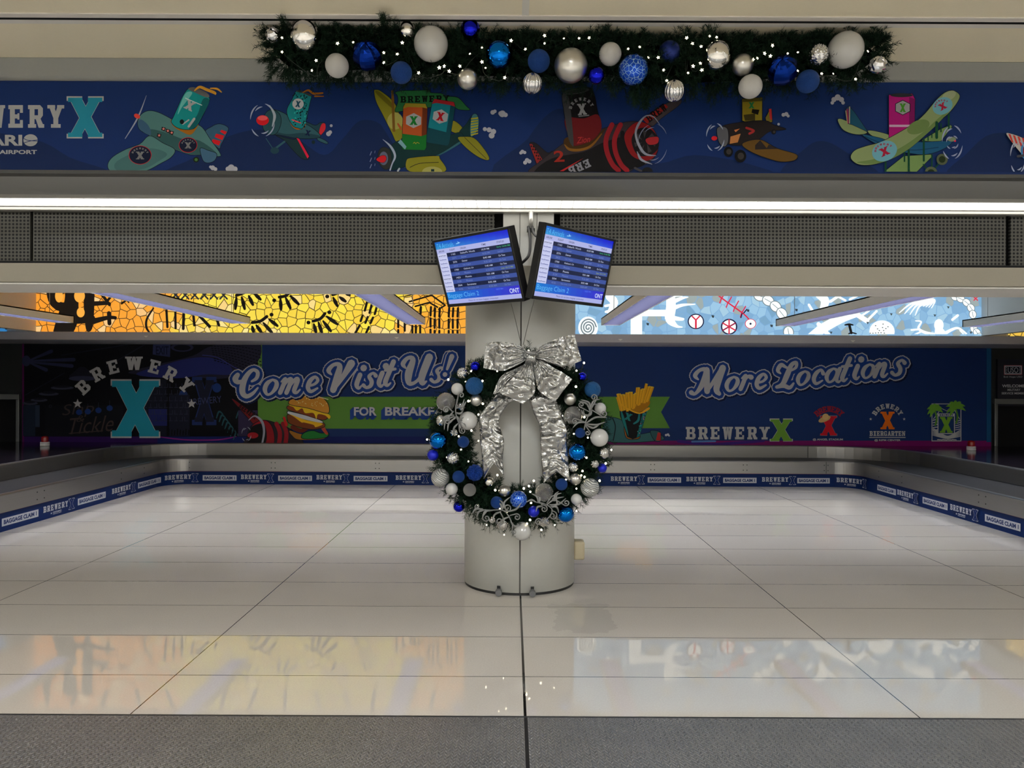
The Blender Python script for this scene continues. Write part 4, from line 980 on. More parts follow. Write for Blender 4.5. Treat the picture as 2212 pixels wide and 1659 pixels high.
outl(g, [(645, 650), (660, 615), (800, 640), (950, 690), (990, 710), (940, 740), (800, 700)], (110, 52, 24)); g.blob([(650, 610), (800, 630), (990, 690), (995, 730), (960, 700), (900, 690), (885, 730), (860, 680), (790, 680), (765, 640), (720, 660), (690, 630)], (206, 158, 28))
outl(g, [(655, 605), (680, 550), (740, 515), (830, 515), (930, 545), (985, 600), (995, 670), (960, 680), (820, 640)], (172, 118, 42))
for i in range(46): t = random.random() * 5.6; uu = random.random() ** .5; g.ell(835 + 150 * uu * math.cos(t), 575 + 52 * uu * math.sin(t) + 20 * uu * math.cos(t), 4, 3, (206, 190, 130), .4, 6)
for i in range(24): x = 730 + i * 11; g.ell(x, 518 + abs(i - 8) * 3, 6, 5, (200, 190, 150), 0, 6)
g.build('burger_picture', M_PRINT, LP)['label'] = 'burger and red airplane nose on the green ribbon'
g = wp()
deco(g, [('C', 502, 857, 35), ('o', 566, 854, 35), ('m', 604, 850, 34), ('e', 658, 847, 34), ('V', 702, 844, 35), ('i', 764, 840, 33), ('s', 784, 838, 33), ('i', 812, 836, 33), ('t', 826, 834, 34), ('U', 862, 831, 36), ('s', 930, 826, 33), ('!', 956, 800, 18)])
g.script([('!', 958, 812, 24)], ((17.5, .4, .8, LIT), (12.5, 0, .6, (22, 50, 112)), (0, 0, 0, LIT)))
for d in range(5, 0, -1):
    for t, x0, x1 in (('FOR', 764, 816), ('BREAKFAST', 831, 994)): g.text(t, x0 - d * 1.4, 878 + d * 1.5, x1 - d * 1.4, 899 + d * 1.5, (22, 48, 104), .05)
for t, x0, x1 in (('FOR', 764, 816), ('BREAKFAST', 831, 994)): g.text(t, x0 + 1.5, 879, x1 - 1.5, 898, LIT, .03)
g.build('slogan_lettering', M_PRINT, LP)['label'] = 'cream outlined script lettering'
# --- right panel
g = wp(CR); g.poly(R4(1122, 728, 2130, 955), BLUE)
g.poly(R4(1122, 952, 2141, 975), (92, 14, 74)); g.poly(R4(2131, 728, 2141, 955), (20, 66, 104)); g.line([(1465, 953, 6), (1530, 960, 6), (1600, 956, 6), (1650, 953, 4)], 1, (50, 24, 96)); g.line([(1495, 954), (1545, 953)], 4, (70, 100, 150))
g.poly([(1122, 857), (1447, 857), (1428, 890), (1447, 925), (1122, 925)], GRN)
g.build('printed_ground', M_PRINT, RP)
g = wp(CR).at(1240, 720, 4.254)
outl(g, [(290, 990), (290, 780), (340, 770), (440, 800), (560, 920), (700, 910), (760, 900), (800, 930), (790, 985)], (44, 84, 86)); g.line([(355, 780, 10), (380, 860, 10), (360, 985, 10)], 1, (14, 28, 30)); outl(g, [(700, 900), (760, 895), (795, 915), (795, 985), (740, 985)], (40, 74, 76)); g.poly([(770, 910), (796, 915), (796, 985), (752, 985)], (150, 34, 36))
outl(g, [(460, 830), (480, 960), (590, 970), (600, 930), (500, 940)], (140, 84, 26))
outl(g, [(415, 640), (680, 680), (600, 950), (540, 970), (490, 950), (460, 850), (425, 760)], (10, 10, 12), 6, False)
g.poly([(640, 690), (682, 680), (602, 945), (575, 960)], (16, 90, 92)); g.blob([(430, 700), (470, 800), (500, 940), (480, 900), (440, 790)], (20, 100, 100)); g.slab('X', 465, 735, 530, 800, (22, 100, 100), rot=.3); g.line([(600, 740, 16), (590, 800, 22), (550, 830, 14)], 1, (24, 104, 106))
for i in range(40): t = random.random(); g.ell(668 - 80 * t + random.uniform(-14, 14), 690 + 240 * t, 4, 5, random.choice([(170, 90, 110), (40, 150, 140), (12, 20, 22)]), 0, 6)
FR, FR2 = (190, 140, 24), (150, 100, 14)
g.blob([(410, 600), (450, 560), (560, 560), (680, 600), (690, 660), (600, 725), (500, 700), (430, 650)], FR2)
random.seed(9)
for i in range(26):
    t = i / 25; x = 430 + 250 * ((i * 7) % 26) / 25; y = 640 + 40 * math.sin(x / 60) - (i % 3) * 10; a = (x - 540) / 330; L = 95 + (i * 37) % 40
    g.line([(x - 10 * a, y + 40), (x + a * L, y + 10 - L)], 27, FR2, False, caps=False); g.line([(x - 10 * a, y + 40), (x + a * L, y + 12 - L)], 21, FR, False, caps=False); g.line([(x + a * (L - 6), y + 18 - L), (x + a * L, y + 10 - L)], 20, (206, 160, 50), False, caps=False)
g.blob([(425, 640), (500, 690), (600, 728), (680, 680), (690, 700), (600, 740), (500, 705), (428, 660)], FR)
cloud(g, [(845, 935, .8), (862, 930, .8), (872, 940, .6)], 14)
g.build('fries_picture', M_PRINT, RP)['label'] = 'box of fries on a teal airplane'
g = wp(CR)
deco(g, [('M', 1492, 852, 34), ('o', 1562, 846, 33), ('r', 1597, 842, 33), ('e', 1626, 840, 33), ('L', 1672, 838, 33), ('o', 1716, 833, 32), ('c', 1750, 830, 32), ('a', 1778, 827, 32), ('t', 1812, 824, 32), ('i', 1838, 820, 32), ('o', 1856, 818, 32), ('n', 1886, 815, 32), ('s', 1924, 811, 34)])
g.build('slogan_lettering', M_PRINT, RP)['label'] = 'cream outlined script lettering'
g = wp(CR)
g.slab('BREWERY', 1481, 922, 1662, 949, WHT, .22); g.slab('X', 1662, 904, 1712, 953.5, WHT); g.slab('X', 1664, 906, 1710, 952.5, (88, 128, 44))
g.at(1700, 720, 3.457)
g.arc('BREWERY', 312, 700, 135, -.72, .72, 44, 34, (120, 26, 40)); g.slab('X', 242, 612, 374, 766, (90, 92, 110)); g.slab('X', 248, 618, 368, 762, (164, 20, 34)); g.ell(278, 640, 48, 20, (170, 140, 90), -.4); g.ell(285, 622, 24, 22, (180, 150, 100), -.4); g.text('@ ANGEL STADIUM', 190, 784, 415, 803, WHT, .03)
g.arc('BREWERY', 748, 655, 112, -1.0, 1.0, 36, 30, WHT); g.star(622, 640, 12, WHT); g.star(872, 640, 12, WHT); g.slab('X', 695, 585, 800, 716, (196, 90, 20)); g.slab('BIERGARTEN', 614, 730, 880, 766, WHT, .1); g.line([(614, 777), (880, 777)], 6, WHT); g.text('@ RIPM CENTER', 650, 790, 845, 808, WHT, .03)
g.poly(R4(1076, 524, 1298, 806), WHT); g.poly(R4(1082, 530, 1292, 800), BLUE); g.line([(1090, 640), (1150, 560), (1190, 580), (1230, 540), (1285, 640)], 5, WHT, False)
for i in range(7): g.line([(1085, 760 - i * 9, 4), (1130, 772 - i * 6, 7), (1200, 785 - i * 3, 6), (1290, 770 - i * 8, 4)], 1, WHT)
for i in range(5): g.line([(1088, 650 + i * 18), (1118, 640 + i * 20)], 7, WHT); g.line([(1255, 660 + i * 15), (1288, 650 + i * 16)], 6, WHT)
g.poly(R4(1120, 598, 1250, 752), WHT); g.poly(R4(1127, 620, 1243, 745), (22, 44, 84)); g.slab('BREWERY', 1135, 602, 1236, 617, BLUE, .15); g.slab('X', 1138, 624, 1232, 742, (96, 140, 40))
for cx, cy, sz in ((1100, 575, 60), (1255, 560, 75)):
    g.line([(cx, cy, 12), (cx + 14, cy + 60, 14), (cx + 4, cy + 110, 14)], 1, (70, 116, 40))
    for a in (-2.8, -2.2, -1.6, -1., -.4, .15, 2.7, 2.2): x1, y1 = cx + sz * math.cos(a), cy + sz * math.sin(a) * .85; g.line([(cx, cy, 8), ((cx + x1) / 2, (cy + y1) / 2 - 10, 26), (x1, y1 + 8, 4)], 1, (88, 136, 44))
[g.line([(1120 + i * 12, 794), (1127 + i * 12, 792 + (i % 3) * 2)], 7, WHT) for i in range(12)]
g.build('location_logos', M_PRINT, RP)['label'] = 'row of brewery logos'

# --- dark ends of the wall with framed openings, and the sign
for nm, a, b in (('door_1', -140, 43), ('door_2', 2147, 2320)):
    xa, xb = P(a, 900, YW).x, P(b, 900, YW).x; zt2 = zofpx(868, YW)
    mb = MB(); mb.box(xa, xb, YW - .03, YW + .03, zt2, zt2 + .09); ed = xb if nm == 'door_1' else xa
    mb.box(ed - (.05 if nm == 'door_1' else 0), ed + (0 if nm == 'door_1' else .05), YW - .03, YW + .03, DZ, zt2)
    o = struct(nm, mb, mat('door_frame_steel', (120, 122, 122), .35, .6)); bevel(o, .006)
    p = MB().box(xa, xb, YW + .005, YW + .028, DZ, zt2).build('dark_opening', M_VOID, None); p.parent = o
root = empty('welcome_sign', (P(2185, 820, YW).x, YW, zofpx(865, YW)), 'dark navy welcome sign for military service members above the right opening', 'sign')
a, b = P(2154, 820, YW).x, P(2230, 820, YW).x
root = MB().box(a, b, YW - .01, YW + .03, zofpx(872, YW), zofpx(771, YW)).build('sign_board', mat('sign_navy', (16, 18, 38), .5), root)
g = Print(wallmap(YW - .01), 1.4, 2e-4).at(1700, 720, 3.457); SW = (176, 176, 180)
g.poly(R4(1620, 238, 1756, 310), (150, 70, 80)); g.poly(R4(1624, 242, 1752, 306), SW); g.poly(R4(1631, 249, 1745, 299), (16, 18, 38)); g.text('USO', 1650, 254, 1726, 295, SW, .0)
for y in (258, 274, 290): g.ell(1639, y, 4, 4, SW, 0, 8); g.ell(1737, y, 4, 4, SW, 0, 8)
g.text('Bob Hope USO', 1618, 318, 1756, 335, SW); g.text('WELCOMES', 1605, 382, 1792, 404, SW, .03); g.text('MILITARY', 1646, 414, 1742, 430, SW, .02); g.text('SERVICE MEMBERS', 1602, 440, 1798, 456, SW, .02)
g.build('lettering', M_PRINT, root)

for px, py, lb in ((316, 728, 'small pale triangular marker on the grey sill above the brewery photograph'), (857, 731, 'small pale triangular marker on the grey sill above Come Visit Us'), (1340, 735, 'small pale triangular marker on the grey sill above the box of fries'), (1842, 738, 'small pale triangular marker on the grey sill above More Locations')):
    q = P(px, py - 1, YS); mb = MB(); mb.add([(q.x + u, YS - d, q.z + v) for d in (.0005, .012) for u, v in ((-.035, .012), (.035, .012), (0, -.016))], [(0, 1, 2), (5, 4, 3), (0, 3, 4, 1), (1, 4, 5, 2), (2, 5, 3, 0)])
    tag(mb.build('sill_marker', M_WHITE), lb, 'marker', 'markers on the grey sill')

# ------------------------------------------------------------------ baggage carousel
XI, YI, Y0C = 5.18, 10.95, 5.2


def path(o, n=14, r=.36):
    """points of the U-shaped line lying o outside the inner face, with outward normals"""
    pts = []
    for i in range(13): pts.append((-XI - o, Y0C + (YI - r - Y0C) * i / 12, -1, 0))
    for i in range(1, n):
        a = PI / 2 * i / n; pts.append((-XI + r - (r + o) * math.cos(a), YI - r + (r + o) * math.sin(a), -math.cos(a), math.sin(a)))
    for i in range(21): pts.append((-XI + r + (2 * XI - 2 * r) * i / 20, YI + o, 0, 1))
    for i in range(1, n):
        a = PI / 2 * i / n; pts.append((XI - r + (r + o) * math.sin(a), YI - r + (r + o) * math.cos(a), math.sin(a), math.cos(a)))
    for i in range(13): pts.append((XI + o, YI - r - (YI - r - Y0C) * i / 12, 1, 0))
    return pts


def sweep(prof, name, m, parent, smooth=False):
    cols = [[(p[0], p[1], z) for p in path(o)] for o, z in prof]
    return MB().grid(cols).build(name, m, parent, smooth)


root = empty('baggage_carousel', (0, YI, 0), 'U-shaped steel baggage carousel with dark belt and blue printed skirt', 'baggage carousel')
sk = sweep([(0, 0), (0, .192)], 'skirt', M_SIGNBLUE, root)
sweep([(-.002, .192), (-.002, .198), (.02, .198)], 'skirt_edging', mat('magenta_edge', (110, 24, 66), .5), root)
sweep([(-.025, .2), (-.025, .375), (-.02, .386), (-.01, .39), (.02, .39), (.025, .37), (.03, .35)], 'inner_rail', M_STEEL, root)
sweep([(.02, .355), (.86, .355)], 'belt', M_BELT, root)
sweep([(.85, .34), (.85, .535), (.856, .546), (.866, .55), (.91, .55), (.92, .54), (.92, .5)], 'outer_rail', M_STEEL, root)
rows = [[], []]
for p in path(.91):
    rows[0].append((p[0], p[1], DZ)); t = 99
    if p[2]: t = min(t, (9.5 - abs(p[0])) / abs(p[2]))
    if p[3] > 0: t = min(t, (YW - .012 - p[1]) / p[3])
    rows[1].append((p[0] + p[2] * t, p[1] + p[3] * t, DZ))
MB().grid(rows).build('deck', M_DECK, root)
# rivets and joint plates on the rails
def rails(px, y, X=None):
    return P(px, y, YI) if X is None else Vector((X, abs(X) * F / abs(px - 1106), 0))


M_RIV = mat('rivet_dark', (50, 50, 52), .4, .5)
rv = None


def rivet(loc, rot):
    global rv
    if rv is None: rv = MB().lathe([(0, .004), (.006, .003), (.008, 0)], (0, 0, 0), 8).mesh('rivet'); rv.materials.append(M_RIV)
    o = bpy.data.objects.new('rivet', rv); COL.objects.link(o); o.rotation_euler = rot; o.location = Vector(loc) - root.location; o.parent = root


for px in (405, 590, 815, 1410, 1610, 1785):
    for dx in (-4, 4):
        for z in (.25, .33): rivet((P(px + dx, 1005, YI - .03).x, YI - .025, z), (PI / 2, 0, 0))
for sx in (-1, 1):
    for y in (7.9, 8.02, 9.6, 10.2):
        for z in (.25, .33): rivet((sx * (XI - .025), y, z), (0, -sx * PI / 2, 0))
for px in (448, 1745): q = P(px, 975, YI + .85); MB().box(q.x - .003, q.x + .003, YI + .845, YI + .852, .345, .54).build('rail_joint', M_BLACK, root)
for px in (405, 1785): q = P(px, 1005, YI - .03); MB().box(q.x - .003, q.x + .003, YI - .028, YI - .02, .205, .38).build('rail_joint', M_BLACK, root)
# skirt printing, laid along the U by arc length
_pp = path(0, 24); _s = [0.]
for a, b in zip(_pp, _pp[1:]): _s.append(_s[-1] + math.hypot(b[0] - a[0], b[1] - a[1]))


def smap(s, v, e):
    i = max(0, min(len(_s) - 2, int(np.searchsorted(_s, s)) - 1)); t = (s - _s[i]) / (_s[i + 1] - _s[i]); a, b = _pp[i], _pp[i + 1]
    n = Vector((a[2] + (b[2] - a[2]) * t, a[3] + (b[3] - a[3]) * t)).normalized()
    return (a[0] + (b[0] - a[0]) * t - n.x * (e + .0015), a[1] + (b[1] - a[1]) * t - n.y * (e + .0015), v)


LB = YI - .36 - Y0C; QA = PI / 2 * .36
def s_left(px): return XI * F / (1106 - px) - Y0C
def s_back(px): return LB + QA + (P(px, 1036, YI).x + XI - .36)
def s_right(px): return LB + QA + 2 * (XI - .36) + QA + (YI - .36) - XI * F / (px - 1106)
Q1 = (182, 184, 190)
g = Print(smap, .85, 1.5e-4)
bx = [(s_left(5), s_left(84)), (s_left(169), s_left(229)), (s_left(299), s_left(346))] + [(s_back(438 + 163 * k), s_back(511 + 163 * k)) for k in range(3)] + [(s_back(938 + k * 163), s_back(1010 + k * 163)) for k in range(2)] + [(s_back(1399 + 163 * k), s_back(1471 + 163 * k)) for k in range(2)] + [(s_back(1722), s_back(1792)), (s_right(1937), s_right(1897)), (s_right(2049), s_right(1995)), (s_right(2207), s_right(2130))]
br = [(s_left(94), s_left(161)), (s_left(242), s_left(293))] + [(s_back(358 + 163 * k), s_back(429 + 163 * k)) for k in range(3)] + [(s_back(855 + k * 163), s_back(926 + k * 163)) for k in range(3)] + [(s_back(1319 + 163 * k), s_back(1392 + 163 * k)) for k in range(3)] + [(s_back(1806), s_back(1806) + .52), (s_right(1988), s_right(1943)), (s_right(2119), s_right(2058))]
for a, b in bx:
    a, b = min(a, b), max(a, b); [g.poly(R4(a + (b - a) * i_ / 16, .135, a + (b - a) * (i_ + 1) / 16, .055), Q1, False) for i_ in range(16)]; g.k += 1; t = (b - a) * .05
    g.text('BAGGAGE CLAIM 1', a + t, .118, b - t, .072, (18, 40, 88), .03) if False else g._raw([(a + t + u * (b - a - 2 * t), .072 + v * .046) for u, v in text_tris('BAGGAGE CLAIM 1', .045)[0]], lin((18, 40, 88), 1.), text_tris('BAGGAGE CLAIM 1', .045)[1]); g.k += 1
for a, b in br:
    a, b = min(a, b), max(a, b); L = b - a
    n = 7; wd = L * .78 / (n + .2 * (n - 1))
    for i, ch in enumerate('BREWERY'):
        g.union([[(a + i * wd * 1.2 + u * wd, .08 + .066 * v) for u, v in pl] for pl in SLAB[ch]], Q1)
    for pl, cl in ((0, Q1), (.012, (20, 44, 100))):
        g.union([[(a + L * .80 + L * .2 * (pl + (1 - 2 * pl) * u) + (0 if not pl else .0), .032 + .13 * (pl + (1 - 2 * pl) * v)) for u, v in [((x - .5) * (.86 if pl else 1) + .5, (y - .5) * (.94 if pl else 1) + .5) for x, y in q]] for q in SLAB['X']], cl)
    for tx, u0, u1, v0, v1 in (('at', .22, .26, .044, .062), ('ONTARIO', .29, .56, .046, .064), ('INTERNATIONAL AIRPORT', .29, .56, .032, .04)):
        vs, fs = text_tris(tx, .03); g._raw([(a + L * (u0 + (u1 - u0) * u), v0 + (v1 - v0) * v) for u, v in vs], lin(Q1, 1.1), fs)
g.build('printed_lettering', M_PRINT, sk)['label'] = 'white repeated brewery and baggage claim lettering'

# beacons
for px, Yb, lb in ((97, 11.35, 'small red and white warning beacon at the left end of the carousel deck'), (2098, 11.35, 'small red and white warning beacon at the right end of the carousel deck')):
    q = P(px, 955, Yb)
    root = empty('warning_beacon', (q.x, Yb, DZ + .002), lb, 'warning light', 'carousel warning beacons')
    MB().lathe([(0, 0), (.062, 0), (.066, .012), (.062, .03), (.066, .045), (.06, .06), (0, .06)], (q.x, Yb, DZ + .002), 20).build('base', mat('beacon_white', (214, 212, 208), .3), root)
    MB().lathe([(.05, .06), (.052, .12), (.046, .14), (.02, .15), (0, .152)], (q.x, Yb, DZ + .002), 20).build('dome', mat('beacon_red', (150, 10, 18), .15), root, True)

# metal floor plates
yp = 3.325
for nm, a, b, lb in (('l', -9.6, .062, 'embossed steel floor plate left of the black joint, bottom edge of the photo'), ('r', .078, 9.6, 'embossed steel floor plate right of the black joint, bottom edge of the photo')):
    o = MB().box(a, b, 1.2, yp, .0, .005).build('metal_floor_plate', M_PLATE); tag(o, lb, 'floor plate')
struct('trim_13', MB().box(-9.6, 9.6, yp, yp + .012, 0, .006), mat('plate_edge', (40, 40, 42), .5))
struct('trim_14', MB().box(.062, .078, 1.2, yp, 0, .004), M_BLACK)

# ------------------------------------------------------------------ column
XC, YC, RX, RY = .063, 5.64, .425, .39
root = empty('column', (XC, YC, 0), 'thick off-white clad column behind the wreath, standing on the tiled floor', 'column')
gp = .008
for a0, a1, nm in ((-PI / 2 + .012, PI / 2 - .012, 'cladding'), (PI / 2 + .012, 1.5 * PI - .012, 'cladding')):
    MB().lathe([(1 - .03, .02), (1, .02), (1, zs), (1 - .03, zs)], (XC, YC, 0), 48, RX, RY, a0, a1).build(nm, M_COLUMN, root, True)
MB().lathe([(.972, 0), (.972, zs)], (XC, YC, 0), 64, RX, RY).build('seam_backing', M_SEAM, root, True)
MB().lathe([(.99, 0), (.99, .022)], (XC, YC, 0), 64, RX, RY).build('base_gap', M_BLACK, root, True)
for px in (1077, 1150):
    q = P(px, 1274, YC - RY); a = math.asin((q.x - XC) / RX); y = YC - RY * math.cos(a)
    o = MB().lathe([(0, -.045), (.022, -.045), (.024, -.035), (.024, .0), (.014, .0), (.014, .03)], (0, 0, 0), 16).build('bumper_foot', mat('bumper_grey', (92, 92, 92), .5), root, False, False)
    o.rotation_euler = (-PI / 2 + PI, 0, 0); o.rotation_euler = (-PI / 2, 0, 0); o.location = (q.x - XC, y - .012 - YC, .026)
    o2 = MB().box(-.012, .012, -.003, .006, .0, .045).build('slot', M_BLACK, root, False, False); o2.location = (q.x - XC, y - .004 - YC, .02)
q = P(1249, 1175, YC)
r = MB().box(XC + RX - .01, q.x + .045, YC - .07, YC + .05, P(0, 1197 + 3, YC).z, P(0, 1157 + 3, YC).z).build('outlet_box', mat('outlet_beige', (168, 156, 128), .5))
tag(r, 'small beige outlet box on the right side of the column', 'outlet box'); bevel(r, .018, 3)

# ------------------------------------------------------------------ arrivals monitors
ROWS = [('1162', 'Dallas/Ft. Worth', '10:39 PM', 'Early 10:30 PM', 1), ('2571', 'Denver', '10:35 PM', 'Landed', 0), ('2576', 'Denver', '8:40 AM', 'On Time', 0), ('3412', 'Las Vegas', '9:35 AM', 'On Time', 0),
        ('1700', 'Oakland, CA', '7:40 AM', 'On Time', 0), ('2160', 'Phoenix', '4:15 PM', 'Late 10:12 PM', 2), ('1423', 'Phoenix', '9:01 AM', 'On Time', 0), ('3124', 'Phoenix', '9:16 AM', 'On Time', 0), ('504', 'Sacramento', '8:05 AM', 'On Time', 0), ('4155', 'San Jose, CA', '8:20 AM', 'On Time', 0)]


def monitor(loc, yaw, pit, rol, label, W=.75, asp=1.6):
    root = empty('arrivals_monitor', loc, label, 'monitor', 'arrivals monitors on the column')
    root.matrix_world = Matrix.Translation(loc) @ Matrix.Rotation(yaw, 4, 'Z') @ Matrix.Rotation(pit, 4, 'X') @ Matrix.Rotation(rol, 4, 'Y')
    w, h, bz = W / 2, W / asp / 2, .017
    mb = MB(); mb.box(-w, w, .004, .05, -h, h)
    for a in ((-w, w, h - bz, h), (-w, w, -h, -h + bz + .004), (-w, -w + bz, -h, h), (w - bz, w, -h, h)): mb.box(a[0], a[1], -.006, .01, a[2], a[3])
    bevel(mb.build('housing', M_BLACK, root, False, False), .003)
    mb = MB(); mb.box(-.1, .1, .05, .075, -.1, .1); mb.build('wall_bracket', M_BLACK, root, False, False)
    iw, ih = w - bz, h - bz
    def mp(u, v, e): return (-iw + u * 2 * iw, .002 - e, ih - v * 2 * ih)
    g = Print(mp, 1., 6e-5)
    n = 10
    for i in range(n):
        for j in range(12): g.poly(R4(j / 12, i * .0115, (j + 1) / 12, (i + 1) * .0115), (14 + 4 * i - j, 96 + 4 * i - j * 7 + i * 2, 196 + i * 2 + (j > 7) * 6), False)
    g.k += 1
    g.poly(R4(0, .115, 1, .19), (176, 182, 232)); g.poly(R4(0, .19, 1, .80), (52, 72, 142))
    for i in range(12): g.poly(R4(i / 12, .795, (i + 1) / 12, .93), (16 + i * 3, 120 - i * 7, 214 - i), False)
    g.k += 1; g.poly(R4(0, .925, 1, 1), (172, 178, 234))
    g.text('T4 Arrivals', .02, .03, .26, .105, (90, 190, 250), -.01); g.poly([(.30, .07), (.33, .065), (.325, .04), (.345, .062), (.365, .06), (.345, .075), (.30, .08)], (150, 210, 255))
    for t, x0, x1 in (('AIRLINE', .03, .11), ('FLIGHT', .19, .265), ('ORIGIN', .34, .42), ('TIME', .63, .69), ('STATUS', .83, .92)): g.text(t, x0, .138, x1, .165, (40, 46, 90), .005)
    g.poly(R4(0, .19, .135, .80), (206, 210, 244))
    for i, (fl, og, tm, st, cl) in enumerate(ROWS):
        y = .19 + i * .061; dk = i % 2 == 0
        g.poly(R4(.137, y, 1, y + .06), (16, 28, 64) if dk else (56, 80, 156)); tc = (190, 198, 226) if dk else (120, 140, 200)
        g.text('Southwest' if i % 6 else 'american', .015, y + .018, .118, y + .044, (40, 60, 150) if i % 6 else (70, 80, 120), .012)
        g.poly(R4(0, y + .059, .135, y + .061), (120, 130, 190)); sc = [(190, 198, 226), (60, 180, 110), (150, 170, 60)][cl] if (dk or cl) else tc
        for t, x0, L, c in ((fl, .2, .058, tc), (og, .33, .0125 * len(og), tc), (tm, .62, .1, tc), (st, .82, .0116 * len(st), sc)): g.text(t, x0, y + .017, x0 + L, y + .044, c, .008 if dk else 0)
    g.text('Baggage Claim 2', .02, .822, .46, .912, (110, 200, 255), -.012); g.text('10:57 PM', .70, .815, .79, .84, (90, 130, 240)); g.text('ONT', .865, .835, .985, .905, (205, 215, 255), .02); g.text('Please do not leave baggage unattended', .3, .945, .70, .975, (60, 66, 130))
    g.build('screen', M_SCREEN, root, False)
    return root


D = math.radians
monitor(Vector((-.235, 4.755, 2.278)), D(-45.7), D(19.1), D(1.3), 'left arrivals monitor tilted down on the column, angled to the left')
monitor(Vector((.409, 4.721, 2.288)), D(47.5), D(13.9), D(-.6), 'right arrivals monitor tilted down on the column, angled to the right')
q = P(1147, 470, 5.2)
root = empty('monitor_mount', (q.x, 5.2, 2.75), 'grey ceiling pole with bracket arms holding both arrivals monitors', 'mounting pole')
zb2 = P(0, 489, 5.2).z
MB().tube([(q.x, 5.2, 2.765), (q.x, 5.2, zb2)], .018, 16).build('pole', M_TRIM, root, True)
mb = MB(); mb.box(q.x - .028, q.x + .028, 5.175, 5.225, zb2 - .02, zb2)
mb.build('pole_clamp', M_BLACK, root)
for x0, y0, x1, y1 in ((-.12, 4.86, -.02, 5.2), (.30, 4.83, .17, 5.2)): MB().tube([(x0, y0, 2.30), (x1, y1, 2.29)], .02, 10).build('arm', M_BLACK, root, True)
def cable(pp, label, r):
    o = MB().tube(cr([tuple(P(*p)) for p in pp], 10), r, 10).build('cable', M_BLACK, None, True); tag(o, label, 'cable')
cable([(1141, 490, 5.17), (1145, 512, 5.08), (1144, 545, 4.98), (1134, 562, 4.92), (1112, 578, 4.88)], 'black cable curving down to the left arrivals monitor', .010)
cable([(1150, 490, 5.16), (1152, 502, 5.06), (1160, 511, 4.96), (1176, 514, 4.88)], 'short black cable curving over to the right arrivals monitor', .009)
for pp, lb in (([(1104, 655, 4.78), (1113, 690, 4.9), (1126, 745, 5.0)], 'thin wire from the left monitor down to the wreath'), ([(1154, 648, 4.8), (1143, 690, 4.9), (1130, 745, 5.0)], 'thin wire from the right monitor down to the wreath')):
    o = MB().tube([tuple(P(*p)) for p in pp], .0022, 6).build('hanging_wire', mat('wire_grey', (120, 118, 110), .4, .5)); tag(o, lb, 'wire')

# ------------------------------------------------------------------ Christmas decorations
N = NT('pine_needles'); o, _ = N.xyz()
N.set(Base_Color=N.mix(N.noise(o, 14, 3), lin((7, 18, 11)), lin((27, 50, 33))), Roughness=.6, Specular_IOR_Level=.1); M_NEEDLE = N.m
M_CORE = mat('dark_core', (4, 8, 5), 1., Specular_IOR_Level=0.)


def sprigs(base, dirs, L, nn=38, nl=.034, wd=.0026, zmax=None):
    """needled twigs: base points, unit directions, lengths -> one mesh of thin blades"""
    n = len(base); base, dirs, L = np.array(base), np.array(dirs), np.array(L)
    t = RNG.random((n, nn)) * .98 + .02
    a = np.cross(dirs, RNG.normal(size=(n, 3))); a /= np.linalg.norm(a, axis=1)[:, None]; b = np.cross(dirs, a)
    ph = RNG.random((n, nn)) * 2 * PI
    rad = a[:, None, :] * np.cos(ph)[..., None] + b[:, None, :] * np.sin(ph)[..., None]
    droop = np.array([0, 0, -1.]) * (t ** 2)[..., None] * .012
    p0 = base[:, None, :] + dirs[:, None, :] * (t * L[:, None])[..., None] + droop
    d = dirs[:, None, :] * .75 + rad * (.75 + .2 * RNG.random((n, nn, 1))); d /= np.linalg.norm(d, axis=2)[..., None]
    ln = nl * (.7 + .6 * RNG.random((n, nn, 1)))
    sd = np.cross(d, RNG.normal(size=(n, nn, 3))); sd /= np.linalg.norm(sd, axis=2)[..., None]
    tri = np.stack([p0 - sd * wd / 2, p0 + sd * wd / 2, p0 + d * ln * .6 + sd * wd * .4, p0 + d * ln], 2)
    # twig stems as thin blades
    s2 = np.cross(dirs, RNG.normal(size=(n, 3))); s2 /= np.linalg.norm(s2, axis=1)[:, None]
    st = np.stack([base - s2 * .002, base + s2 * .002, base + dirs * L[:, None] + s2 * .001, base + dirs * L[:, None] - s2 * .001], 1)
    v = np.concatenate([tri.reshape(-1, 3), st.reshape(-1, 3)])
    if zmax: v[:, 2] = np.minimum(v[:, 2], zmax)
    me = bpy.data.meshes.new('foliage'); q = len(v) // 4
    me.vertices.add(len(v)); me.vertices.foreach_set('co', v.ravel())
    me.loops.add(q * 4); me.loops.foreach_set('vertex_index', np.arange(q * 4))
    me.polygons.add(q); me.polygons.foreach_set('loop_start', np.arange(q) * 4); me.polygons.foreach_set('loop_total', np.full(q, 4))
    me.update(calc_edges=True); me.validate()
    return me


# wreath
YWR = 5.06
WC = P(1123, 948, YWR); RM, RT, RD = .478, .150, .115      # ring radius, tube radius in the picture plane, tube depth


def ringpt(th, ph, k=1.):
    rr = RM + RT * k * math.cos(ph)
    return Vector((WC.x + rr * math.sin(th), YWR - RD * k * math.sin(ph), WC.z + rr * 1.01 * math.cos(th)))


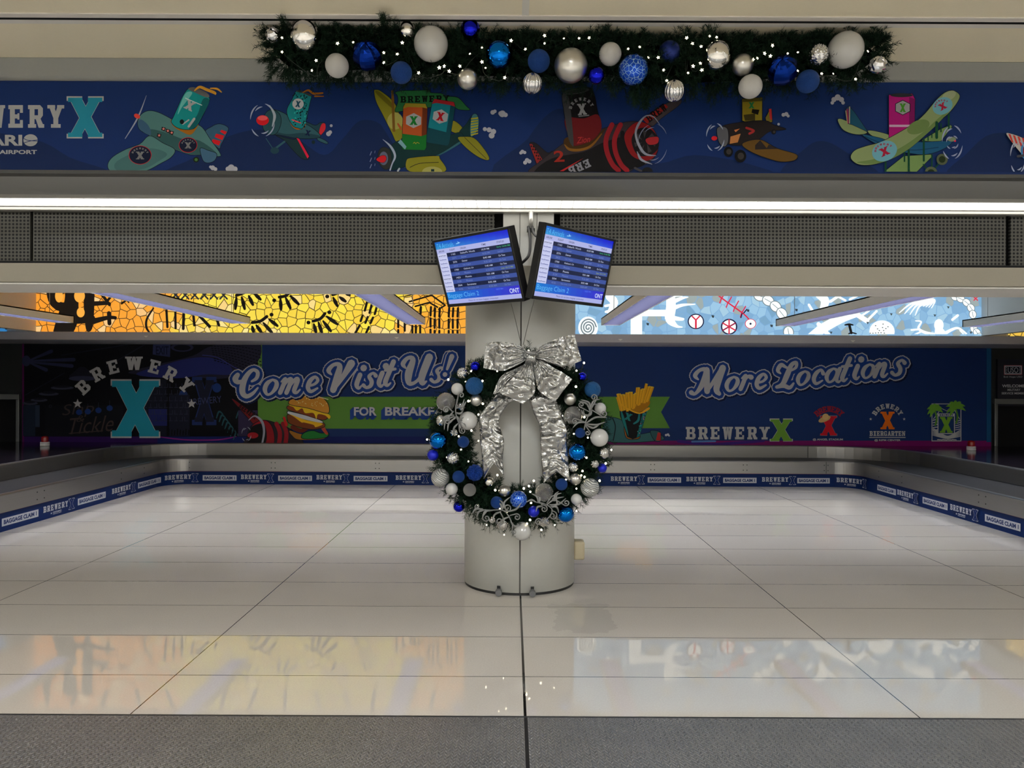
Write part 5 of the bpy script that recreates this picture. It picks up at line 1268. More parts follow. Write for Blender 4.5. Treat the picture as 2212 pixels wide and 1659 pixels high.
root = empty('wreath', (WC.x, YWR, WC.z), 'large round pine wreath with blue and silver ornaments hanging on the column', 'wreath')
mb = MB(); mb.grid([[ringpt(2 * PI * i / 72, 2 * PI * j / 16, .64 + .1 * noise.noise((i * .4, j * .7, 3))) for j in range(16)] for i in range(73)], True)
mb.build('core', M_CORE, root, True)
B, Dr, L = [], [], []
for _ in range(2300):
    th = random.random() * 2 * PI; ph = random.uniform(-.75, PI + .75) if random.random() < .6 else random.gauss(PI / 2, .6)
    p, c = ringpt(th, ph, .60), ringpt(th, ph, 0)
    nrm = (p - c).normalized(); d = (nrm * .8 + Vector((random.gauss(0, .55), random.gauss(0, .4), random.gauss(0, .55)))).normalized()
    if d.y > .25: d.y = .1; d.normalize()
    l = random.uniform(.055, .09) + (random.random() < .10) * .04
    B.append(p); Dr.append(d); L.append(l)
keep(link('foliage', sprigs(B, Dr, L, 40, .028, .0026), None, M_NEEDLE), root)

# garland
YG, CLIM = 4.02, CZ - .012
GP = [(592, 108, 52), (650, 112, 62), (720, 112, 66), (790, 108, 66), (860, 116, 64), (930, 120, 62), (1000, 124, 60), (1080, 126, 60), (1160, 128, 60), (1240, 128, 60), (1320, 124, 58), (1385, 142, 70), (1460, 140, 66), (1540, 136, 64), (1610, 134, 62), (1690, 130, 60), (1760, 126, 58), (1830, 126, 54), (1890, 122, 42)]
gp = cr([(*P(x, y, YG), r * YG / F) for x, y, r in GP], 6)
root = empty('garland', tuple(gp[len(gp) // 2][:3]), 'long pine garland with blue and silver ornaments hanging under the ceiling edge above the banner', 'garland')
rows = []
for i, (x, y, z, r) in enumerate(gp):
    e = math.sin(PI * min(1, max(0, (i + .6) / 6, 0) if i < 6 else (len(gp) - i - .4) / 6)) if False else min(1, (i + 1) / 5, (len(gp) - i) / 5)
    rows.append([(x, y - .075 * e * math.sin(2 * PI * j / 14), min(CLIM, z + r * .62 * e * math.cos(2 * PI * j / 14))) for j in range(14)])
MB().grid(rows, True).build('core', M_CORE, root, True)
B, Dr, L = [], [], []
for _ in range(3000):
    i = random.randrange(len(gp) - 1); t = random.random(); x, y, z, r = [a + (b - a) * t for a, b in zip(gp[i], gp[i + 1])]
    ph = random.uniform(-.9, PI + .9) if random.random() < .55 else random.gauss(PI / 2, .6); n = Vector((0, -math.sin(ph), math.cos(ph)))
    ex = -1 if i < 4 else 1 if i > len(gp) - 6 else 0
    d = (n + Vector((random.gauss(0, .5) + ex * .5, random.gauss(0, .25), random.gauss(0, .35)))).normalized()
    if d.y > .2: d.y = .1; d.normalize()
    p = Vector((x, y, z)) + n * r * .62; p.y = max(p.y, y - .13)
    l = random.uniform(.05, .085) + (random.random() < .10) * .045
    if p.z + d.z * l > CLIM: d.z *= .3; d.y -= .4; d.normalize()
    B.append(p); Dr.append(d); L.append(l)
for px, py, n in ((617, 36, 9), (700, 62, 6), (760, 66, 5), (826, 24, 12), (850, 40, 6), (905, 46, 6), (940, 52, 5), (985, 50, 6), (1075, 62, 6), (1140, 58, 6), (1240, 62, 5), (1312, 54, 8), (1392, 70, 8), (1440, 72, 6), (1480, 58, 7), (1535, 54, 8), (1610, 70, 8), (1655, 74, 6), (1735, 76, 6), (1776, 60, 9), (1845, 60, 5),
                  (1895, 58, 8), (1905, 165, 7), (570, 125, 9), (582, 92, 7), (625, 182, 9), (690, 178, 6), (1372, 222, 14), (1395, 232, 14), (1410, 205, 8), (1320, 205, 6), (1845, 190, 8), (745, 182, 6), (1080, 195, 6), (1500, 205, 8)):  # clumps that break the outline, reaching forward below the ceiling
    if py < 90: tip = P(px, py, min(3.9, 1.895 * F / (829.5 - py))); base = P(px + random.uniform(-12, 12), py + 46, 3.93)
    else: tip = P(px, py, YG - .06); base = P(px + (0 if 600 < px < 1880 else 34 if px < 900 else -34), py + (-40 if 600 < px < 1880 else 0), YG - .06)
    for _ in range(n):
        b = base + Vector((random.gauss(0, .016), random.gauss(0, .012), random.gauss(0, .008))); d = tip - b + Vector((random.gauss(0, .022), random.gauss(0, .01), random.gauss(0, .008)))
        if b.z > CLIM - .01: b.z = CLIM - .01
        l = max(.07, d.length); d.normalize(); B.append(b); Dr.append(d); L.append(l)
keep(link('foliage', sprigs(B, Dr, L, 40, .028, .0024, CLIM), None, M_NEEDLE), root)

# ornaments -------------------------------------------------------
CH = lambda nm, c, r, **k: mat(nm, c, r, 1., **k)


def texmat(nm, c1, c2, sc, rough=.35, metal=.6, bump=.5, kind='noise', dist=.02):
    N = NT(nm); o, _ = N.xyz()
    if kind == 'noise': f = N.noise(o, sc, 2)
    else:
        v = N.n('ShaderNodeTexVoronoi', feature='DISTANCE_TO_EDGE' if kind == 'edge' else 'F1'); N.put(v.inputs['Vector'], o); v.inputs['Scale'].default_value = sc; f = v.outputs['Distance']
    g = N.M('LESS_THAN', f, .035) if kind == 'edge' else f
    N.set(Base_Color=N.mix(g, lin(c1), lin(c2)), Roughness=rough, Metallic=metal)
    if kind != 'edge': N.bump(f, bump, dist)
    return N.m


def wavemat(nm, c1, c2):
    N = NT(nm); o, _ = N.xyz(); v = N.n('ShaderNodeTexWave', wave_type='BANDS', bands_direction='DIAGONAL'); N.put(v.inputs['Vector'], o)
    v.inputs['Scale'].default_value = 2.; v.inputs['Distortion'].default_value = 5.; v.inputs['Detail'].default_value = 1.5
    N.set(Base_Color=N.mix(v.outputs[1], lin(c1), lin(c2)), Roughness=.25, Metallic=.45); N.bump(v.outputs[1], .4, .05); return N.m


def sph(fn=None, n=40, m=24):
    mb = MB(); rows = []
    for i in range(m + 1):
        t = PI * i / m; rows.append([])
        for j in range(n):
            p = 2 * PI * j / n; r = fn(t, p) if fn else 1.
            rows[-1].append((r * math.sin(t) * math.cos(p), r * math.sin(t) * math.sin(p), r * math.cos(t)))
    return mb.grid(rows, True)


def omesh(nm, fn, m, n=40, k=24, smooth=True):
    me = sph(fn, n, k).mesh('ornament_' + nm); me.materials.append(m)
    me.polygons.foreach_set('use_smooth', [smooth] * len(me.polygons)); return me


SV = (206, 206, 206)
OM = {
    'chrome': omesh('chrome', None, CH('chrome_silver', (226, 224, 220), .03)),
    'pearl': omesh('pearl', None, NT('white_pearl').set(Base_Color=lin((176, 175, 171)), Roughness=.14, Coat_Weight=.6, Coat_Roughness=.08)),
    'white': omesh('white', None, texmat('white_glitter', (166, 164, 160), (186, 184, 180), 40, .7, 0., .3)),
    'satin': omesh('satin', None, CH('satin_silver', (200, 198, 192), .30)),
    'royal': omesh('royal', None, CH('royal_blue_gloss', (24, 30, 190), .08)),
    'rmatte': omesh('rmatte', None, NT('royal_blue_satin').set(Base_Color=lin((10, 26, 170)), Roughness=.42, Metallic=.4)),
    'sky': omesh('sky', None, CH('bright_blue_gloss', (12, 110, 205), .05)),
    'blue': omesh('blue', None, texmat('blue_glitter', (6, 34, 96), (28, 92, 180), 22, .5, .35, .8)),
    'navy': omesh('navy', None, NT('navy_satin').set(Base_Color=lin((12, 34, 104)), Roughness=.35, Metallic=.6)),
    'teal': omesh('teal', lambda t, p: 1 + .03 * math.cos(14 * p) * math.sin(9 * t), texmat('teal_blue_glitter', (10, 58, 112), (24, 100, 158), 20, .5, .3, .6), 72, 40),
    'facet': omesh('facet', lambda t, p: 1 + .05 * math.cos(8 * p + round(t * 4) * PI) * math.cos(12 * t), CH('faceted_blue', (12, 40, 120), .25), 18, 12, False),
    'lines': omesh('lines', lambda t, p: 1 + .03 * abs(math.sin(5 * p)), texmat('blue_with_pale_lines', (10, 70, 180), (150, 190, 220), 3.2, .2, .55, .3, 'edge')),
    'flower': omesh('flower', lambda t, p: 1 + .04 * math.cos(10 * p + 6 * t), texmat('blue_flower_glitter', (8, 40, 118), (20, 84, 190), 9, .45, .4, .8, 'cell', .05), 72, 40),
    'ribbed': omesh('ribbed', lambda t, p: .94 + .08 * abs(math.sin(8 * p)), CH('ribbed_silver', (212, 212, 214), .12), 96, 24),
    'hobnail': omesh('hobnail', lambda t, p: .95 + .07 * max(0, math.sin(11 * p + (int(t * 12 / PI) % 2) * PI / 2)) * abs(math.sin(12 * t)), CH('hobnail_silver', (206, 206, 206), .2), 96, 72),
    'swirl': omesh('swirl', lambda t, p: .94 + .07 * abs(math.sin(5 * p + 3.2 * t)), CH('swirled_silver', (206, 205, 202), .18), 80, 36),
    'streak': omesh('streak', None, wavemat('streaked_silver_white', (132, 136, 136), (206, 206, 200))),
    'sequin': omesh('sequin', None, texmat('sequin_silver', (196, 196, 196), (220, 220, 218), 15, .16, .95, 1., 'cell', .07)),
    'sfacet': omesh('sfacet', lambda t, p: 1 + .07 * math.cos(6 * p + round(t * 3) * PI), CH('faceted_silver', (214, 214, 216), .1), 14, 8, False),
    'petal': omesh('petal', lambda t, p: .82 + .22 * abs(math.sin(3.5 * p + 1.5 * t)), CH('petal_silver', (214, 214, 214), .12), 72, 24),
    'frost': omesh('frost', None, texmat('silver_glitter', (150, 150, 148), (190, 190, 186), 60, .4, .7, .8)),
}
GORN = [
    (592, 77, 17, 'sfacet', 'small faceted silver ornament at the very left end of the garland'), (660, 79, 33, 'chrome', 'large mirror silver ball near the left end of the garland'),
    (728, 142, 25, 'white', 'matte white ball low on the left part of the garland'), (793, 120, 31, 'facet', 'large dark blue textured ball left of the biggest left white ball'),
    (867, 157, 23, 'blue', 'blue glitter ball hanging low below the large left white ball'), (931, 95, 37, 'pearl', 'very large glossy white ball on the left half of the garland'),
    (880, 66, 19, 'chrome', 'mirror silver ball half hidden at the top, left of a large white ball'), (1016, 63, 21, 'royal', 'glossy royal blue ball at the top edge of the garland'),
    (1078, 118, 29, 'sky', 'bright blue mirror ball near the middle of the garland'), (1010, 171, 22, 'satin', 'satin silver ball hanging low, left of the bright blue mirror ball'),
    (1164, 132, 24, 'blue', 'blue glitter ball just left of the large satin silver ball'), (1150, 180, 21, 'ribbed', 'ribbed silver ball under the blue glitter ball at the garland middle'),
    (1233, 142, 36, 'satin', 'large satin silver ball at the middle of the garland'), (1318, 117, 24, 'white', 'matte white ball right of the large satin silver ball'),
    (1288, 163, 18, 'royal', 'small glossy royal blue ball below the middle white ball'), (1368, 151, 31, 'lines', 'large blue ball with pale looping lines'),
    (1446, 112, 23, 'navy', 'navy satin ball right of the blue ball with pale lines'), (1456, 196, 22, 'ribbed', 'ribbed silver ball hanging over the red plane wing'),
    (1548, 120, 31, 'chrome', 'large mirror silver ball on the right half of the garland'), (1604, 140, 23, 'satin', 'satin silver ball touching the right mirror ball'),
    (1621, 187, 25, 'white', 'matte white ball hanging over the brown plane can'), (1690, 152, 31, 'facet', 'large dark blue textured ball on the right half of the garland'),
    (1745, 176, 24, 'blue', 'blue glitter ball hanging low near the right end of the garland'), (1767, 118, 22, 'hobnail', 'silver hobnail ball left of the rightmost white ball'),
    (1826, 108, 38, 'pearl', 'very large glossy white ball near the right end of the garland'), (1896, 140, 18, 'sfacet', 'small faceted silver ornament at the very right end of the garland')]


def ornament(px, py, r, Y, typ, label, grp):
    q = P(px, py, Y); o = bpy.data.objects.new('ornament', OM[typ]); COL.objects.link(o)
    o.location = q; o.scale = [r * Y / F] * 3; o.rotation_euler = (PI / 2 - random.uniform(.2, .7), random.uniform(-.3, .3), random.uniform(-.4, .4))
    if typ in ('ribbed',): o.rotation_euler = (.5, random.uniform(-.2, .2), 0)
    tag(o, label, 'ornament', grp); return o


for px, py, r, t, lb in GORN: ornament(px, py, r, YG - .135 - .02 * random.random(), t, lb, 'ornaments on the garland')
WORN = [
    (507, 316, 38, 'royal', 'glossy royal blue ball at the upper left of the wreath beside the bow loop'), (412, 367, 42, 'hobnail', 'textured silver ball at the upper left rim of the wreath'),
    (500, 463, 66, 'teal', 'large teal blue glitter ball on the upper left of the wreath'), (373, 485, 46, 'pearl', 'white pearl ball left of the large teal blue ball'),
    (512, 568, 45, 'satin', 'satin silver ball right under the left teal blue ball'), (287, 582, 70, 'sequin', 'large sequined silver ball on the upper left rim of the wreath'),
    (400, 615, 32, 'sfacet', 'small faceted silver ball in the left scroll spray'), (452, 722, 70, 'pearl', 'large white pearl ball on the left of the wreath beside the bow tail'),
    (255, 720, 42, 'swirl', 'swirled silver ball at the left rim below the sequined ball'), (230, 868, 66, 'sky', 'large bright blue mirror ball on the left rim of the wreath'),
    (417, 880, 44, 'blue', 'blue glitter ball right of the left bright blue mirror ball'), (190, 978, 42, 'rmatte', 'royal blue satin ball at the far left rim of the wreath'),
    (340, 1000, 46, 'hobnail', 'hobnail silver ball in the middle of the left side of the wreath'), (246, 1147, 68, 'streak', 'large streaked silver white ball on the lower left rim'),
    (382, 1140, 46, 'blue', 'blue glitter ball beside the lower left streaked ball'), (503, 1110, 60, 'flower', 'large blue flower textured ball left of the left bow tail tip'),
    (610, 1177, 37, 'chrome', 'small mirror silver ball under the left bow tail tip'), (331, 1232, 46, 'pearl', 'white pearl ball below the lower left streaked ball'),
    (465, 1238, 48, 'frost', 'grey silver glitter ball on the lower left of the wreath'), (385, 1362, 42, 'royal', 'glossy royal blue ball at the lower left rim of the wreath'),
    (725, 1245, 46, 'satin', 'satin silver ball at the bottom of the wreath opening'), (667, 1332, 46, 'blue', 'blue glitter ball above the bottom left scroll spray'),
    (830, 1310, 64, 'lines', 'blue ball with pale lines at the bottom of the wreath'), (1020, 1257, 68, 'sequin', 'large sequined silver ball at the bottom right below the right bow tail'),
    (943, 1400, 42, 'rmatte', 'royal blue satin ball at the bottom of the wreath above the lowest white ball'), (1180, 1415, 64, 'sky', 'large bright blue mirror ball at the lower right of the wreath'),
    (855, 1545, 70, 'pearl', 'large white pearl ball at the very bottom of the wreath'), (1018, 1470, 42, 'swirl', 'swirled silver ball right of the lowest white ball'),
    (710, 1495, 44, 'swirl', 'swirled silver ball left of the lowest white ball'), (635, 1460, 27, 'sfacet', 'small faceted silver ball in the bottom left scroll spray'),
    (1151, 1197, 45, 'blue', 'blue glitter ball right of the right bow tail tip'), (1262, 1308, 42, 'pearl', 'white pearl ball at the lower right rim of the wreath'),
    (1362, 1220, 70, 'streak', 'large streaked silver white ball on the lower right rim'), (1254, 1158, 44, 'satin', 'satin silver ball above the lower right streaked ball'),
    (1238, 1068, 38, 'hobnail', 'hobnail silver ball below the right bright blue mirror ball'), (1397, 1045, 32, 'petal', 'small petal shaped silver ornament on the right side of the wreath'),
    (1455, 1076, 34, 'rmatte', 'royal blue satin ball at the far right rim of the wreath'), (1464, 963, 42, 'swirl', 'swirled silver ball under the right large white ball'),
    (1270, 955, 66, 'sky', 'large bright blue mirror ball right of the right bow tail'), (1433, 848, 68, 'pearl', 'large white pearl ball on the right rim of the wreath'),
    (1290, 812, 38, 'blue', 'blue glitter ball under the right scroll spray'), (1240, 680, 68, 'sequin', 'large sequined silver ball on the right side beside the bow tail'),
    (1215, 560, 46, 'satin', 'satin silver ball on the upper right of the wreath'), (1382, 490, 60, 'teal', 'large teal blue glitter ball on the upper right rim of the wreath'),
    (1305, 392, 33, 'royal', 'glossy royal blue ball at the upper right of the wreath'), (1440, 630, 44, 'pearl', 'white pearl ball behind the right scroll spray'),
    (345, 810, 30, 'petal', 'small petal shaped silver ornament on the left side of the wreath')]


def wz(x, y): return 880 + x / 3.456, 700 + y / 3.456


def wdepth(px, py, lift=0.):
    q = P(px, py, YWR); d = math.hypot(q.x - WC.x, q.z - WC.z) - RM
    return YWR - RD * math.sqrt(max(.05, 1 - (d / (RT * 1.08)) ** 2)) - lift


for x, y, r, t, lb in WORN:
    px, py = wz(x, y); rr = r / 3.456
    ornament(px, py, rr, wdepth(px, py, .035 + .25 * rr * 5 / F), t, lb, 'ornaments on the wreath')

# fairy lights ----------------------------------------------------
M_BULB = emis('warm_bulb', (1., .88, .62), 7.); M_WIRE = mat('green_wire', (14, 26, 16), .5)


def starmesh(r):
    mb = MB(); k = 10
    ring = [((r if i % 2 == 0 else r * .45) * math.sin(i * PI / 5), 0, (r if i % 2 == 0 else r * .45) * math.cos(i * PI / 5)) for i in range(k)]
    mb.add(ring + [(0, -r * .35, 0), (0, r * .35, 0)], [(i, (i + 1) % k, k) for i in range(k)] + [((i + 1) % k, i, k + 1) for i in range(k)])
    me = mb.mesh('bulb'); me.materials.append(M_BULB); return me


def string(pts, name, label, loc, rmin, rmax, shape):
    root = empty(name, loc, label, 'string lights')
    me = starmesh(1.) if shape == 'star' else None
    if me is None: me = sph(lambda t, p: 1 + .12 * math.cos(3 * p), 10, 6).mesh('bulb'); me.materials.append(M_BULB)
    for q in pts:
        o = bpy.data.objects.new('bulb', me); COL.objects.link(o); r = random.uniform(rmin, rmax)
        o.scale = (r, r, r); o.rotation_euler = (random.uniform(-.3, .3), random.uniform(-.6, .6), random.uniform(-.4, .4)); o.location = q - Vector(loc); o.parent = root
    return root


G1 = [(160, 265), (160, 365), (370, 495), (550, 305), (660, 297), (875, 440), (970, 380), (1120, 512), (1335, 500), (1565, 335), (1480, 378), (1410, 465), (1725, 545), (1565, 435), (1300, 465), (1870, 345), (2005, 250), (2140, 270), (1590, 477), (400, 425), (1265, 475), (875, 370), (1005, 300), (2005, 305), (1770, 285)]
G2 = [(105, 262), (375, 338), (515, 398), (583, 398), (780, 262), (820, 303), (880, 322), (940, 250), (988, 258), (825, 458), (875, 438), (885, 485), (790, 505), (642, 558), (1270, 403), (1320, 370), (1360, 388), (1375, 315), (1480, 370), (1550, 362), (1715, 510), (1795, 510), (1950, 548), (2035, 355), (455, 325), (35, 265), (620, 485), (1240, 410), (1550, 490)]
pts = [P(560 + x / 3.253, y / 3.253, YG - .17) for x, y in G1] + [P(1240 + x / 3.206, y / 3.206, YG - .17) for x, y in G2]
pts.sort(key=lambda q: q.x)
root = string(pts, 'star_light_string', 'string of warm star-shaped fairy lights wound through the garland', tuple(pts[len(pts) // 2]), .006, .0112, 'star')
MB().tube(cr([tuple(q + Vector((0, .055, random.uniform(-.02, .02)))) for q in pts], 3), .0022, 5).build('wire', M_WIRE, root)
W1 = [(475, 352), (560, 425), (433, 428), (305, 415), (670, 352), (905, 200), (455, 575), (563, 595), (530, 675), (530, 872), (478, 795), (383, 838), (147, 862), (400, 937), (455, 1025), (295, 995), (545, 695), (1262, 348), (1258, 467), (1157, 685), (1320, 695), (1347, 848), (1243, 820), (1523, 940), (1337, 998), (1480, 1040), (1307, 1097), (1298, 1130), (1322, 1142), (1435, 1170), (1262, 1228), (1184, 1160), (943, 1170), (907, 1210), (868, 1227), (917, 1252), (923, 1335), (655, 1240), (672, 1128), (745, 1400), (690, 1380), (527, 1352), (592, 1500), (722, 1573), (915, 1463), (1000, 1537), (1100, 1500), (1262, 1395), (1318, 290), (893, 1490)]
pts = []
for x, y in W1: px, py = wz(x, y); pts.append(P(px, py, wdepth(px, py, .03)))
pts.sort(key=lambda q: math.atan2(q.x - WC.x, q.z - WC.z))
root = string(pts, 'wreath_light_string', 'string of warm white fairy lights wound around the wreath', (WC.x, YWR - .1, WC.z), .0048, .0075, 'heart')
MB().tube(cr([tuple(q + Vector((0, .05, 0))) for q in pts], 3), .002, 5).build('wire', M_WIRE, root)

# silver scroll sprays --------------------------------------------
M_SCROLL = mat('silver_glitter_scroll', (124, 124, 122), .5, .3)


def pick(label, nodes, curls, leaves):
    """nodes: stem polyline; curls: (attach x,y, centre x,y, radius, turn); leaves: (attach, tip, bend)"""
    c = nodes[len(nodes) // 2]; px, py = wz(*c); Yp = wdepth(px, py, .085); q = P(px, py, Yp)
    root = empty('scroll_spray', tuple(q), label, 'spray', 'silver scroll sprays on the wreath')
    to = lambda x, y, k=0.: tuple(P(*wz(x, y), Yp - .012 * math.sin(x * .05 + y * .03) - k))
    MB().tube([to(x, y) for x, y in cr(nodes, 6)], .0042, 8).build('stem', M_SCROLL, root, True)
    for ax, ay, cx, cy, r, tn in curls:
        a0 = math.atan2(ay - cy, ax - cx) + tn * .9; n = 30; pp = [(ax, ay)]
        for i in range(n + 1): t = i / n; a = a0 + tn * t * 2.6 * PI; rr = r * (1 - .82 * t); pp.append((cx + rr * math.cos(a), cy + rr * math.sin(a)))
        MB().tube([to(x, y, .006) for x, y in cr(pp, 2)], .0042, 8).build('curl', M_SCROLL, root, True)
    for ax, ay, bx, by, bend in leaves:
        mx, my = (ax + bx) / 2 - (by - ay) * bend, (ay + by) / 2 + (bx - ax) * bend
        pp = cr([(ax, ay), (mx, my), (bx, by)], 8); k = len(pp)
        MB().tube([to(x, y, .003) for x, y in pp], [.0012 + .0058 * math.sin(PI * min(1, .12 + .88 * i / (k - 1))) for i in range(k)], 8).build('leaf', M_SCROLL, root, True)


pick('silver scroll spray on the left side of the wreath', [(372, 560), (360, 640), (370, 700), (400, 780)],
     [(368, 600, 402, 532, 24, 1), (340, 660, 290, 640, 26, -1), (360, 690, 300, 715, 30, 1), (385, 745, 412, 795, 24, -1), (375, 690, 415, 715, 26, -1)],
     [(365, 620, 440, 575, .25), (365, 630, 425, 560, .2), (350, 680, 258, 760, .3), (350, 690, 275, 790, .25), (362, 700, 300, 800, .2), (380, 730, 440, 770, -.2), (345, 650, 235, 690, -.25), (380, 740, 350, 830, .2), (360, 660, 420, 640, .3)])
pick('silver scroll spray on the right side of the wreath', [(1385, 600), (1362, 660), (1335, 720), (1320, 790)],
     [(1370, 640, 1392, 548, 26, -1), (1360, 655, 1300, 602, 22, 1), (1375, 640, 1466, 668, 26, -1), (1330, 735, 1250, 725, 22, -1), (1325, 750, 1345, 812, 20, 1)],
     [(1365, 650, 1280, 575, .2), (1365, 655, 1295, 565, .3), (1370, 630, 1440, 560, -.25), (1372, 635, 1425, 600, -.3), (1350, 680, 1300, 640, -.3), (1345, 690, 1315, 640, -.25), (1345, 690, 1375, 640, .2), (1330, 735, 1235, 775, .2), (1335, 740, 1490, 700, -.15), (1335, 745, 1480, 730, .1), (1330, 750, 1440, 745, .25)])
pick('silver scroll spray at the lower left of the wreath', [(540, 1385), (620, 1390), (710, 1390), (760, 1440), (790, 1520)],
     [(600, 1390, 590, 1448, 30, -1), (560, 1380, 522, 1362, 20, 1), (720, 1395, 745, 1372, 30, -1), (765, 1430, 818, 1442, 26, 1), (785, 1500, 798, 1552, 18, -1), (690, 1400, 690, 1470, 34, 1)],
     [(560, 1385, 482, 1420, .3), (570, 1390, 520, 1440, .25), (640, 1390, 560, 1460, .3), (700, 1390, 660, 1330, .3), (710, 1385, 680, 1310, .25), (740, 1400, 770, 1290, -.3), (760, 1440, 690, 1530, .25), (770, 1470, 850, 1500, .3), (700, 1400, 640, 1480, .25), (730, 1400, 860, 1310, .2)])
pick('silver scroll spray at the lower right of the wreath', [(960, 1330), (1030, 1345), (1080, 1385), (1060, 1440), (1000, 1480)],
     [(1040, 1340, 1095, 1305, 26, 1), (1120, 1320, 1186, 1334, 24, -1), (1075, 1390, 1086, 1430, 32, 1), (1010, 1470, 978, 1478, 26, -1), (1000, 1345, 1020, 1380, 26, 1)],
     [(980, 1335, 925, 1265, .2), (985, 1335, 955, 1255, .2), (960, 1330, 890, 1330, .25), (1100, 1310, 1130, 1250, -.2), (1110, 1310, 1150, 1262, -.3), (1060, 1350, 1185, 1300, .15), (1070, 1360, 1130, 1410, -.3), (1080, 1370, 1110, 1300, .3), (1040, 1350, 1170, 1290, -.1), (1030, 1450, 1060, 1500, .3), (1010, 1360, 960, 1400, .3)])

# silver bow ------------------------------------------------------
N = NT('silver_foil'); o, _ = N.xyz()
v = N.n('ShaderNodeTexVoronoi', feature='DISTANCE_TO_EDGE'); nz = N.n('ShaderNodeTexNoise'); nz.inputs['Scale'].default_value = 9.; N.put(nz.inputs['Vector'], o)
wv = N.n('ShaderNodeVectorMath', operation='ADD'); N.put(wv.inputs[0], o); N.put(wv.inputs[1], nz.outputs[1]); N.put(v.inputs['Vector'], wv.outputs[0]); v.inputs['Scale'].default_value = 7.
N.set(Base_Color=lin((172, 172, 170)), Metallic=.92, Roughness=.27); N.bump(N.M('ADD', N.M('MULTIPLY', v.outputs[0], .5), N.M('MULTIPLY', N.noise(o, 14, 2), .5)), .32, .03); M_FOIL = N.m
YBOW = 4.86
q = P(*wz(925, 250), YBOW)
BOW = empty('ribbon_bow', tuple(q), 'big crumpled silver ribbon bow with two long tails on top of the wreath', 'bow')


def resamp(pl, n):
    pl = cr(pl, 8); d = [0.]
    for a, b in zip(pl, pl[1:]): d.append(d[-1] + math.hypot(b[0] - a[0], b[1] - a[1]))
    out = []
    for i in range(n):
        t = d[-1] * i / (n - 1); k = min(len(d) - 2, max(0, int(np.searchsorted(d, t)) - 1)); f = (t - d[k]) / max(1e-9, d[k + 1] - d[k])
        out.append(tuple(a + (b - a) * f for a, b in zip(pl[k], pl[k + 1])))
    return out


def crumple(u, v, sd, amp):
    a = noise.noise((u * 6 + sd, v * 3, sd * 1.7)); b = 1 - abs(noise.noise((u * 9 - sd, v * 5 + 3, sd))) * 2; c = noise.noise((u * 18, v * 11, sd + 9))
    return amp * (1.1 * a + .6 * b + .16 * c)


def loop(name, U, L, y0, y1, thick, sd, nu=44, nv=26, pleat=5):
    """a ribbon loop: front and back sheets meeting in the fold at its outer end"""
    U, L = resamp(U, nu), resamp(L, nu); sheets = []
    for side in (-1, 1):
        rows = []
        for i in range(nu):
            t = i / (nu - 1); row = []
            for j in range(nv):
                v = j / (nv - 1); x, y = U[i][0] + (L[i][0] - U[i][0]) * v, U[i][1] + (L[i][1] - U[i][1]) * v
                fold = math.sin(PI * min(1, t * .92 + .08)) ** .6 * (1 - t ** 8) if t < 1 else 0.
                Y = y0 + (y1 - y0) * t + side * thick * fold * (.55 + .45 * math.sin(PI * v)) + .014 * (1 - t) ** 1.5 * math.cos(pleat * 2 * PI * v + sd) + crumple(t, v, sd + side, .02) * min(1, 4 * (1 - t) + .25)
                row.append(tuple(P(*wz(x, y), Y)))
            rows.append(row)
        sheets.append(rows)
    mb = MB(); mb.grid(sheets[0] + sheets[1][::-1]); return mb.build(name, M_FOIL, BOW, True)


def tail(name, Lf, Rt, notch, y0, y1, sd, n=64, nv=22):
    Lf, Rt = resamp(Lf, n), resamp(Rt, n); rows = []
    for i in range(n):
        t = i / (n - 1); row = []
        for j in range(nv):
            v = j / (nv - 1); k = 1 - abs(2 * v - 1); cut = 1 - notch * k * max(0, (t - .6) / .4)
            a, b = Lf[i], Rt[i]; x, y = a[0] + (b[0] - a[0]) * v, a[1] + (b[1] - a[1]) * v - notch * k * 260 * max(0, (t - .6) / .4)
            Y = y0 + (y1 - y0) * t + .016 * math.sin(t * 13 + v * 1.5 + sd) + crumple(t * 2.2, v, sd, .022) - .02 * math.sin(PI * v)
            row.append(tuple(P(*wz(x, y), Y)))
        rows.append(row)
    o = MB().grid(rows).build(name, M_FOIL, BOW, True)
    s_ = o.modifiers.new('thickness', 'SOLIDIFY'); s_.thickness = .0015; return o


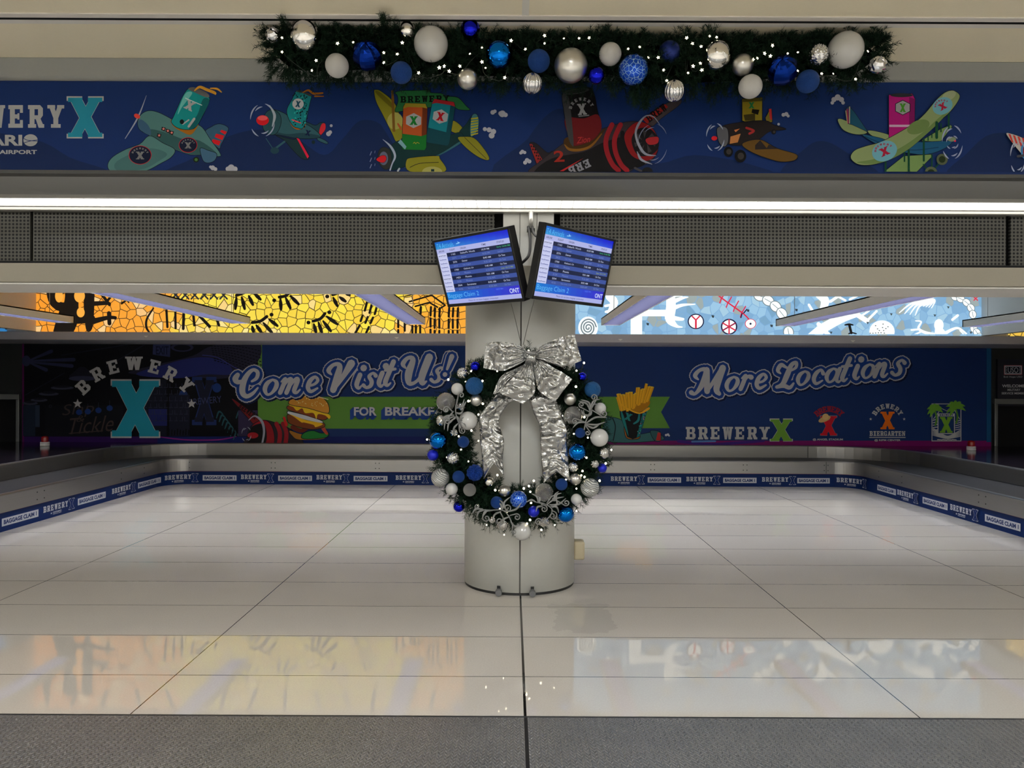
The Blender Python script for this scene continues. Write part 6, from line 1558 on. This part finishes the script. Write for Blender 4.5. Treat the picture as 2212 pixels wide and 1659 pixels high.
tail('tail', [(735, 470), (650, 545), (590, 620), (540, 690), (540, 790), (548, 900), (560, 1020), (572, 1155)], [(850, 560), (775, 580), (720, 640), (682, 720), (700, 800), (722, 880), (712, 1000), (720, 1130)], .42, 4.90, 4.88, 1.3)
tail('tail', [(905, 545), (920, 600), (945, 670), (985, 760), (992, 880), (1000, 1000), (1008, 1100), (1016, 1190)], [(1090, 540), (1120, 590), (1150, 670), (1186, 770), (1192, 880), (1200, 1000), (1206, 1100), (1214, 1178)], .32, 4.90, 4.89, 4.1)
loop('loop', [(890, 290), (800, 335), (720, 370), (670, 440), (640, 525)], [(900, 340), (840, 390), (790, 430), (750, 470), (705, 505)], 4.87, 4.88, .03, 7.7)
loop('loop', [(888, 212), (862, 172), (790, 146), (700, 132), (608, 138), (585, 150)], [(888, 268), (850, 292), (790, 322), (720, 348), (640, 343), (566, 328)], 4.83, 4.86, .055, 2.2)
loop('loop', [(962, 205), (1000, 160), (1070, 130), (1150, 98), (1215, 82), (1248, 84)], [(962, 255), (1010, 275), (1080, 300), (1150, 318), (1230, 300), (1302, 272)], 4.83, 4.86, .055, 5.5)
loop('loop', [(882, 285), (845, 330), (795, 390), (740, 450), (692, 515)], [(938, 295), (945, 370), (952, 440), (945, 520), (860, 598)], 4.83, 4.82, .05, 3.1)
loop('loop', [(965, 262), (1025, 285), (1100, 330), (1160, 362), (1232, 412)], [(940, 300), (950, 380), (962, 440), (988, 505), (1102, 580)], 4.83, 4.83, .05, 9.4)
rows = []
for i in range(25):
    t = i / 24; row = []
    for j in range(40):
        a = 2 * PI * j / 40; rx = 46 * (1 - .12 * math.sin(PI * t)) if False else 40 + 8 * abs(2 * t - 1) ** 2; x = 924 + rx * math.cos(a) * (1 if t not in (0, 1) else .9); y = 205 + 90 * t + 6 * math.sin(a * 2)
        Y = 4.83 - .05 * (math.sin(PI * min(.97, max(.03, t))) ** .5) * max(-.4, math.sin(a)) + .004 * math.sin(a * 14 + t * 2)
        row.append(tuple(P(*wz(x, y), Y)))
    rows.append(row)
mb = MB().grid(rows, True); mb.f.append(list(range(40))[::-1]); mb.mi.append(0); mb.f.append(list(range(24 * 40, 25 * 40))); mb.mi.append(0)
mb.build('knot', M_FOIL, BOW, True)
